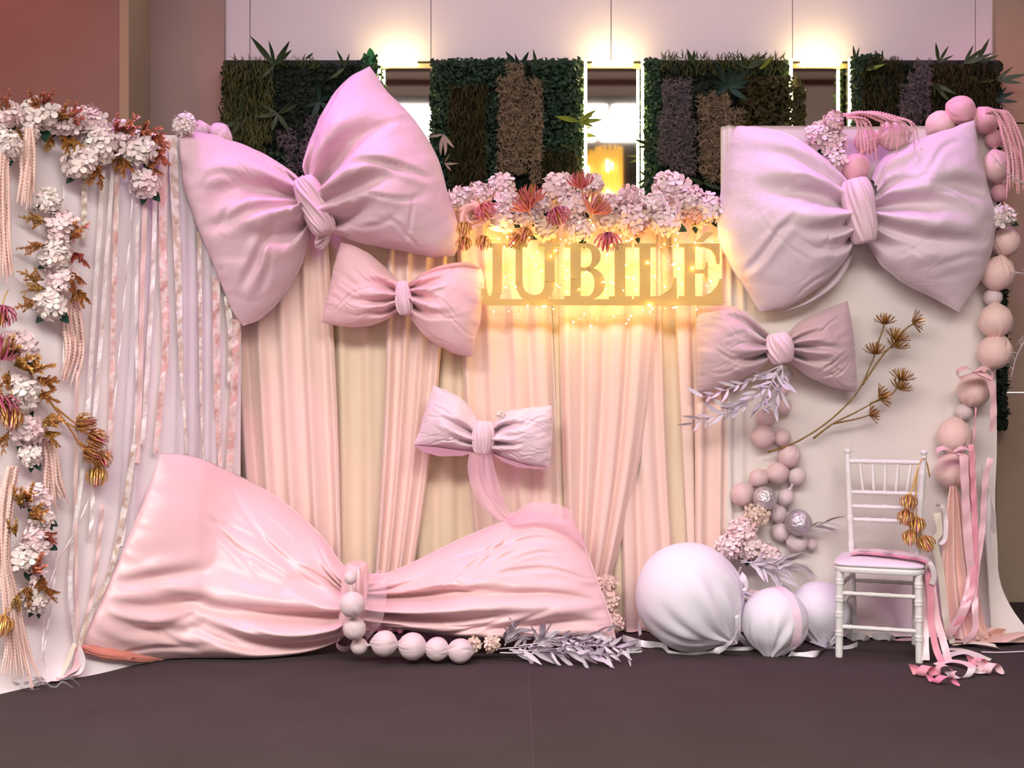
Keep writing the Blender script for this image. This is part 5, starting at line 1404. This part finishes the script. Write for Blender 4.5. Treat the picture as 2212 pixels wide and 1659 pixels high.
# seat frame and cushion: rounded trapezium
def plate(z0, z1, grow, m, name, dome=0.0, n=56):
    ring = []
    for k in range(n):
        a = 2 * math.pi * k / n; c, s = math.cos(a), math.sin(a)
        e = .32; x = math.copysign(abs(c) ** e, c); y = math.copysign(abs(s) ** e, s)
        hw = (CWD / 2 + .03 + grow) * (1 - .06 * (y * .5 + .5)); hd = CDP / 2 + .025 + grow
        ring.append((CWD / 2 + x * hw, CDP / 2 - .012 + y * hd))
    V = []; Fc = []
    lv = [(z0, .965), (z0 + .004, 1), (z1 - .006, 1), (z1, .965)] + [(z1 + dome * q, .965 * (1 - q) ** .5) for q in (.35, .65, .85, .97)] if dome else [(z0, .98), (z0 + .003, 1), (z1 - .003, 1), (z1, .98)]
    for z, s in lv:
        for x, y in ring:
            V.append(list(ch(CWD / 2 + (x - CWD / 2) * s, CDP / 2 - .012 + (y - CDP / 2 + .012) * s, z)))
    for i in range(len(lv) - 1):
        Fc += [[i * n + k, i * n + (k + 1) % n, (i + 1) * n + (k + 1) % n, (i + 1) * n + k] for k in range(n)]
    Fc += [list(range(n))[::-1], list(range((len(lv) - 1) * n, len(lv) * n))]
    put(name, V, Fc, m, root)
plate(.432, .462, 0, M_CHAIR, 'seat_frame')
plate(.464, .482, .002, M_CUSH, 'cushion', dome=.028)

# ribbons laid over the seat and falling to the floor
M_HOT = mat('hot_pink_ribbon', 'ee8fae', 0.35, spec=.5)
def seatline(y0, y1, wd, m, label):
    zt_ = .516
    pts = [ch(.05, y0 + .05, zt_ - .010), ch(.10, y0 + .03, zt_ - .002), ch(.18, y0 + .01, zt_), ch(.28, y1, zt_ - .002), ch(CWD + .0, y1 - .015, zt_ - .014), ch(CWD + .04, y1 - .02, .485), ch(CWD + .05, y1 - .025, .455)]
    Vr, Fr = ribbon_mesh(pts, wd, 80, 7, side=-yd, wave=.0012)
    put('ribbon', Vr, Fr, m, label=label, cat='ribbon', group='ribbons over the chair seat')
seatline(.07, .05, .05, M_HOT, 'hot pink ribbon across the front of the chair seat')
seatline(.13, .11, .06, mat('soft_pink_ribbon', 'f4b4c4', .35, spec=.5), 'soft pink ribbon across the chair seat behind the hot pink one')
seatline(.20, .17, .055, M_SATINL, 'pale satin ribbon across the middle of the chair seat')
seatline(.26, .24, .05, M_SATIN, 'light pink ribbon across the back of the chair seat')
M_FALL = mat('soft_satin_ribbon', 'f4ccd0', 0.28, spec=.55)
FS = [([(1990, 1232), (2003, 1262), (2005, 1300), (1999, 1340), (1996, 1380), (1998, 1426)], .045, M_FALL, 'pale satin ribbon falling from the seat nearest the front chair leg'),
      ([(2010, 1226), (2014, 1268), (2019, 1308), (2024, 1340), (2036, 1380), (2050, 1432)], .036, M_SATIN, 'pink ribbon falling outermost from the chair seat'),
      ([(2004, 1236), (2010, 1288), (2011, 1340), (2022, 1400), (2036, 1440)], .034, M_SATINH, 'rose ribbon falling between the two pale seat ribbons'),
      ([(2006, 1214), (2014, 1226), (2018, 1246), (2012, 1262)], .03, M_SATINL, 'short white satin ribbon end at the seat corner')]
for k, (pts, wd, m, lb) in enumerate(FS):
    n_ = len(pts); P = []
    for q, (x, y) in enumerate(pts):
        Yq = 6.10 - .012 * k + (-.09 * max(0, (y - 1330) / 100.0))
        p = W(x, y, Yq); p.z = max(p.z, .008); P.append(p)
    Vr, Fr = ribbon_mesh(P, wd, 70, 5, side=(1, -.35 + .2 * k, .08), wave=.001)
    put('ribbon', Vr, Fr, m, label=lb, cat='ribbon', group='ribbons falling from the chair seat')
# curled ends on the carpet to the right of the chair
def curl(a, b, turns, rad, wd, m, label, ph=0.0, n=70):
    """springy ribbon: wound round an axis lying on the carpet from pixel a to pixel b"""
    A, B = fp(a[0], a[1], rad + .004), fp(b[0], b[1], rad + .004)
    ax = (B - A).normalized(); u = Vector((0, 0, 1)); v = ax.cross(u)
    V = np.zeros((n, 5, 3))
    for i in range(n):
        t = i / (n - 1); an = ph + turns * 2 * math.pi * t; r_ = rad * (1 - .25 * t)
        c = A.lerp(B, t) + (u * math.sin(an) + v * math.cos(an)) * r_
        w_ = wd * min(1, (1 - t) * 8 + .25)
        for k in range(5):
            p = c + (ax * .92 + v * .25) * (k / 4 - .5) * w_; p.z = max(p.z, .003); V[i, k] = p
    put('ribbon', V.reshape(-1, 3), gridf(n, 5), m, label=label, cat='ribbon', group='ribbon heap right of the chair')
curl((1970, 1446), (2030, 1452), 1.6, .028, .05, M_SATINH, 'rose ribbon curl at the front chair leg', 2.4)
curl((2000, 1462), (2070, 1474), 1.3, .022, .045, M_HOT, 'hot pink ribbon curl ending in a point', 2.8)
curl((2016, 1440), (2070, 1458), 1.7, .028, .046, M_SATIN, 'light pink ribbon curl right of the chair leg', 3.0)
curl((2056, 1458), (2128, 1446), 1.4, .024, .045, M_SATINL, 'white ribbon curl in front of the ribbon heap', 2.6)
curl((2112, 1440), (2164, 1446), 1.4, .030, .045, M_FALL, 'light pink ribbon bow end at the far right of the heap', 2.2)
curl((2088, 1428), (2126, 1434), 1.2, .030, .042, M_SATINH, 'rose ribbon loop in the middle of the heap', 2.2)
CE = [([(2030, 1424), (2060, 1412), (2090, 1410), (2114, 1420), (2122, 1438), (2104, 1450)], .04, M_SATINL, 'pale ribbon arch behind the pink curls'),
      ([(2036, 1402), (2076, 1404), (2110, 1414), (2140, 1426)], .036, M_SATINC, 'cream ribbon strip lying behind the ribbon heap'),
      ([(2056, 1392), (2100, 1388), (2146, 1394), (2158, 1402)], .036, M_SATINC, 'cream ribbon lying under the trailing cloth'),
      ([(2020, 1436), (2050, 1428), (2084, 1432), (2110, 1446), (2134, 1452)], .034, M_FALL, 'pale pink ribbon strip winding through the heap'),
      ([(2120, 1408), (2160, 1409), (2230, 1406)], .012, M_SATINL, 'thin white ribbon running out of the picture at right')]
for k, (pts, wd, m, lb) in enumerate(CE):
    n_ = len(pts); P = [fp(x, y, .006 + .022 * math.sin(math.pi * q / (n_ - 1)) * (wd > .02)) for q, (x, y) in enumerate(pts)]
    Pc = cr(P, 60)
    def flat(t, Pc=Pc):
        i = min(58, max(1, int(t * 59))); d = Pc[i + 1] - Pc[i - 1]; return (-d[1], d[0], .25 * np.hypot(d[0], d[1]))
    Vr, Fr = ribbon_mesh(P, wd, 60, 5, side=flat)
    put('ribbon', Vr, Fr, m, label=lb, cat='ribbon', group='ribbon heap right of the chair')
Vr, Fr = ribbon_mesh([fp(1918, 1382), fp(1950, 1382, .004), fp(1985, 1376, .004)], [.004, .08, .08], 20, 3, side=(0, 1, 0)); put('ribbon', Vr, Fr, M_SATIN, label='flat pink ribbon end on the floor under the chair', cat='ribbon', group='floor ribbons')
for k, x in enumerate((1830, 1885)):
    Vr, Fr = ribbon_mesh([fp(x, 1378, .01), fp(x + 20, 1374, .03), fp(x + 36, 1376, .03), fp(x + 44, 1384, .004)], .04, 24, 5, side=(.2, -.4, .8)); put('ribbon', Vr, Fr, M_WR, label=('left' if not k else 'right') + ' pale ribbon curl on the floor behind the chair', cat='ribbon', group='floor ribbons')
# ribbons hanging from the garland beside the chair
HR = [([(2024, 1108), (2030, 1150), (2020, 1170), (2034, 1250), (2044, 1340), (2058, 1390)], .035, M_SATINC, 'cream ribbon hanging beside the chair back'),
      ([(2082, 985), (2086, 1080), (2092, 1180), (2098, 1250), (2080, 1320), (2048, 1372)], .045, M_SATIN, 'light pink ribbon hanging from the lowest garland ball'),
      ([(2098, 960), (2103, 1060), (2106, 1180), (2096, 1290), (2058, 1368)], .03, M_SATINH, 'rose ribbon hanging right of the lowest garland ball'),
      ([(2140, 990), (2128, 1040), (2122, 1140), (2108, 1240), (2106, 1310), (2106, 1360), (2080, 1388)], .032, M_SATIN, 'long pink ribbon hanging at the right edge of the cream panel'),
      ([(2108, 880), (2104, 960), (2108, 1100), (2112, 1300), (2112, 1355)], .008, M_SATINH, 'thin rose cord hanging along the right edge'),
      ([(2022, 1090), (2040, 1100), (2042, 1160), (2024, 1175), (2004, 1150)], .022, M_SATINL, 'pale ribbon loop at the right chair post')]
for pts, wd, m, lb in HR:
    Yh = 6.46 if 'chair' not in lb else 6.50
    P = [W(x, y, Yh - .0006 * max(0, y - 1250)) for x, y in pts]
    for p in P: p.z = max(p.z, .01)
    Vr, Fr = ribbon_mesh(P, wd, 60, 5, side=lambda t: (1, -.25 + .4 * math.sin(t * 8), 0), wave=.003)
    put('ribbon', Vr, Fr, m, label=lb, cat='ribbon', group='ribbons hanging beside the chair')
# cloth pooled at the foot of the garland tail
nu, nv = 40, 18; V = np.zeros((nu, nv, 3))
for i in range(nu):
    t = i / (nu - 1)
    for j in range(nv):
        s = j / (nv - 1); p = fp(2050 + 165 * t, 1340 + 26 * t + (22 + 26 * (1 - t)) * s, .012 + .055 * (1 - s) * (1 - t * .7) + .018 * (1 + math.sin(t * 13 + s * 5)) * (1 - s * .6)); V[i, j] = p
put('trailing_cloth', V.reshape(-1, 3), gridf(nu, nv), MATS['peach_tail'], label='peach cloth trailing over the carpet at the lower right', cat='cloth')

# gold blooms hanging on the chair back
yc = 6.36; wc = lambda x, y: W(x, y, yc)
branch('gold_branch', 'five pink-gold blooms hanging from the chair back', 'gold branches on the chair',
       [[W(2008, 1030, 6.52), W(2002, 1000, 6.46), W(1995, 990, 6.40), W(1985, 1005, yc), W(1975, 1050, yc), W(1962, 1068, yc)], [wc(1984, 1010), wc(1970, 1055), wc(1958, 1100)], [wc(1982, 1015), wc(1978, 1060), wc(1980, 1116)], [wc(1980, 1060), wc(1972, 1110), wc(1967, 1144)], [wc(1979, 1110), wc(1986, 1140), wc(1993, 1158)]],
       [(W(1963, 1068, yc), imgdir(262, .4), .088), (W(1957, 1100, yc), imgdir(262, .4), .088), (W(1980, 1116, yc), imgdir(268, .4), .09), (W(1967, 1144, yc), imgdir(262, .4), .088), (W(1992, 1157, yc), imgdir(292, .4), .092)], BL_G, M_GOLD, .004)
# ================================================================ letter sign and fairy lights
M_SIGN = mat('gold_painted_board', 'e0ba6a', 0.6, var=('dab05e', 8.0), bump=(120, .1, 0, .005))
YS = 6.50
zs = 3.568
def sp(x, y): return (960 + x / zs, 370 + y / zs)         # detail-picture units to photo pixels
def rect(x0, y0, x1, y1): return [sp(x0, y0), sp(x1, y0), sp(x1, y1), sp(x0, y1)]
def arc(cx, cy, rx, ry, a0, a1, n=14):
    return [(cx + rx * math.cos(math.radians(a0 + (a1 - a0) * k / n)), cy + ry * math.sin(math.radians(a0 + (a1 - a0) * k / n))) for k in range(n + 1)]
def band(outer, inner):
    """closed strip between two point rows"""
    return [[sp(*outer[i]), sp(*outer[i + 1]), sp(*inner[i + 1]), sp(*inner[i])] for i in range(len(outer) - 1)]
TH = .022
YS0 = YS
def letter(parent, name, polys, off=0.0):
    V = []; Fc = []
    for q, poly in enumerate(polys):
        n = len(poly); b = len(V); YS = YS0 + q * .0005 + off
        V += [list(W(x, y, YS)) for x, y in poly] + [[p[0], YS + TH, p[2]] for p in [W(x, y, YS) for x, y in poly]]
        Fc += [[b + i for i in range(n)], [b + n + i for i in range(n)][::-1]] + [[b + i, b + n + i, b + n + (i + 1) % n, b + (i + 1) % n] for i in range(n)]
    o = put(name, V, Fc, M_SIGN, parent, smooth=False)
    return o
T0, B0 = 555, 990
sg = empty('letter_sign', W(1304, 664, YS), 'gold letter sign reading JUBILÉ with fairy lights in front of the drapes', 'sign')
letter(sg, 'base_bar', [rect(300, 985, 2148, 1032)], -.002)
letter(sg, 'letter', [rect(350, T0, 500, T0 + 30), rect(370, T0 + 30, 445, 900)] +
       band([(445, 900), (440, 950), (415, 1000), (370, 1028), (330, 1025), (300, 1000), (285, 950), (285, 905)], [(370, 900), (368, 930), (360, 955), (350, 965), (342, 962), (335, 950), (330, 930), (325, 905)]))
letter(sg, 'letter', [rect(515, T0, 640, T0 + 28), rect(548, T0 + 28, 602, 850), rect(725, T0, 895, T0 + 30), rect(772, T0 + 30, 850, 850)] +
       band([(548, 850), (556, 910), (590, 970), (640, 1005), (700, 1015), (760, 1005), (810, 970), (842, 910), (850, 850)], [(602, 850), (608, 890), (622, 920), (650, 945), (690, 955), (730, 948), (755, 925), (768, 895), (772, 850)]))
letter(sg, 'letter', [rect(928, T0, 1060, T0 + 30), rect(972, T0 + 30, 1052, 965), rect(925, 960, 1060, B0), rect(1052, T0, 1100, T0 + 26), rect(1052, 740, 1110, 768), rect(1052, 962, 1110, B0)] +
       band([(1100, T0)] + arc(1100, 655, 105, 100, -85, 85) + [(1100, 768)], [(1100, T0 + 26)] + arc(1090, 662, 48, 78, -85, 85) + [(1100, 742)]) +
       band([(1110, 740)] + arc(1110, 865, 130, 125, -85, 85) + [(1110, B0)], [(1110, 768)] + arc(1100, 865, 58, 97, -85, 85) + [(1110, 962)]))
letter(sg, 'letter', [rect(1268, T0, 1445, T0 + 30), rect(1312, T0 + 30, 1394, 962), rect(1268, 962, 1445, B0)])
letter(sg, 'letter', [rect(1464, T0, 1632, T0 + 30), rect(1506, T0 + 30, 1588, 962), rect(1464, 962, 1792, B0), [sp(1792, 990), sp(1650, 962), sp(1720, 925), sp(1755, 880), sp(1768, 822), sp(1790, 818)]])
le = letter(sg, 'letter', [rect(1808, T0, 1990, T0 + 28), rect(1852, T0 + 28, 1932, 962), rect(1808, 962, 2145, B0), rect(1990, T0, 2122, T0 + 28),
                      [sp(2122, T0), sp(2122, 712), sp(2100, 712), sp(2088, 650), sp(2060, 605), sp(2000, T0 + 28)], rect(1932, 756, 2000, 786), [sp(2000, 756), sp(2018, 700), sp(2030, 700), sp(2030, 850), sp(2018, 850), sp(2000, 786)],
                      [sp(2145, 990), sp(1990, 962), sp(2060, 930), sp(2105, 880), sp(2122, 828), sp(2145, 826)]])
letter(le, 'accent', [[sp(1940, 540), sp(2010, 470), sp(2078, 470), sp(1995, 545)]])

M_WIRE = mat('copper_wire', 'c8a860', 0.4, metal=.8)
M_FAIRY = mat('fairy_bulb', 'fff4d0', 0.4, emit=((1.0, 0.78, 0.26), 26.0))
rs = random.Random(12)
fa = empty('fairy_lights', W(1304, 700, 6.6), 'warm fairy light string draped round the letter sign', 'fairy lights')
bm = icoish(M_FAIRY, 'bulb', 6, 4)
for line in range(6):
    pts = []
    for k in range(30):
        x = 1052 + 505 * k / 29 + rs.uniform(-18, 18); y = 512 + 30 * line + 24 * math.sin(k * .9 + line * 2.1) + rs.uniform(-22, 22)
        if line == 5: y = 668 + 8 * math.sin(k * .7) + (rs.uniform(0, 34) if 8 < k < 20 else rs.uniform(-4, 8))
        pts.append(W(x, min(y, 705), 6.47 if (k + line) % 3 == 0 or line == 5 else 6.57 + rs.uniform(0, .04)))
    P = cr(pts, 160); Vt, Ft = tube(P, .0008, 4); wr_ = put('wire', Vt, Ft, M_WIRE, fa)
    for k in sorted(rs.sample(range(4, 160), 26)):
        inst('bulb', bm, wr_, P[k] + np.array([0, -.004, rs.uniform(-.006, .006)]), None, .0036 * rs.uniform(.6, 1.6))
def glow(px, py, Y, power):
    d = bpy.data.lights.new('fairy_glow', 'POINT'); d.energy = power; d.color = (1.0, .69, .13); d.shadow_soft_size = .03
    o = bpy.data.objects.new('fairy_glow', d); col.objects.link(o); o.parent = fa; o.location = W(px, py, Y) - fa.location
for px in (1090, 1170, 1245, 1330, 1410, 1500):
    glow(px, 585, 6.60, .75)
glow(1076, 508, 6.58, .9); glow(1310, 640, 6.58, .5); glow(1210, 690, 6.58, .4); glow(1530, 530, 6.58, .6); glow(1430, 655, 6.58, .4)
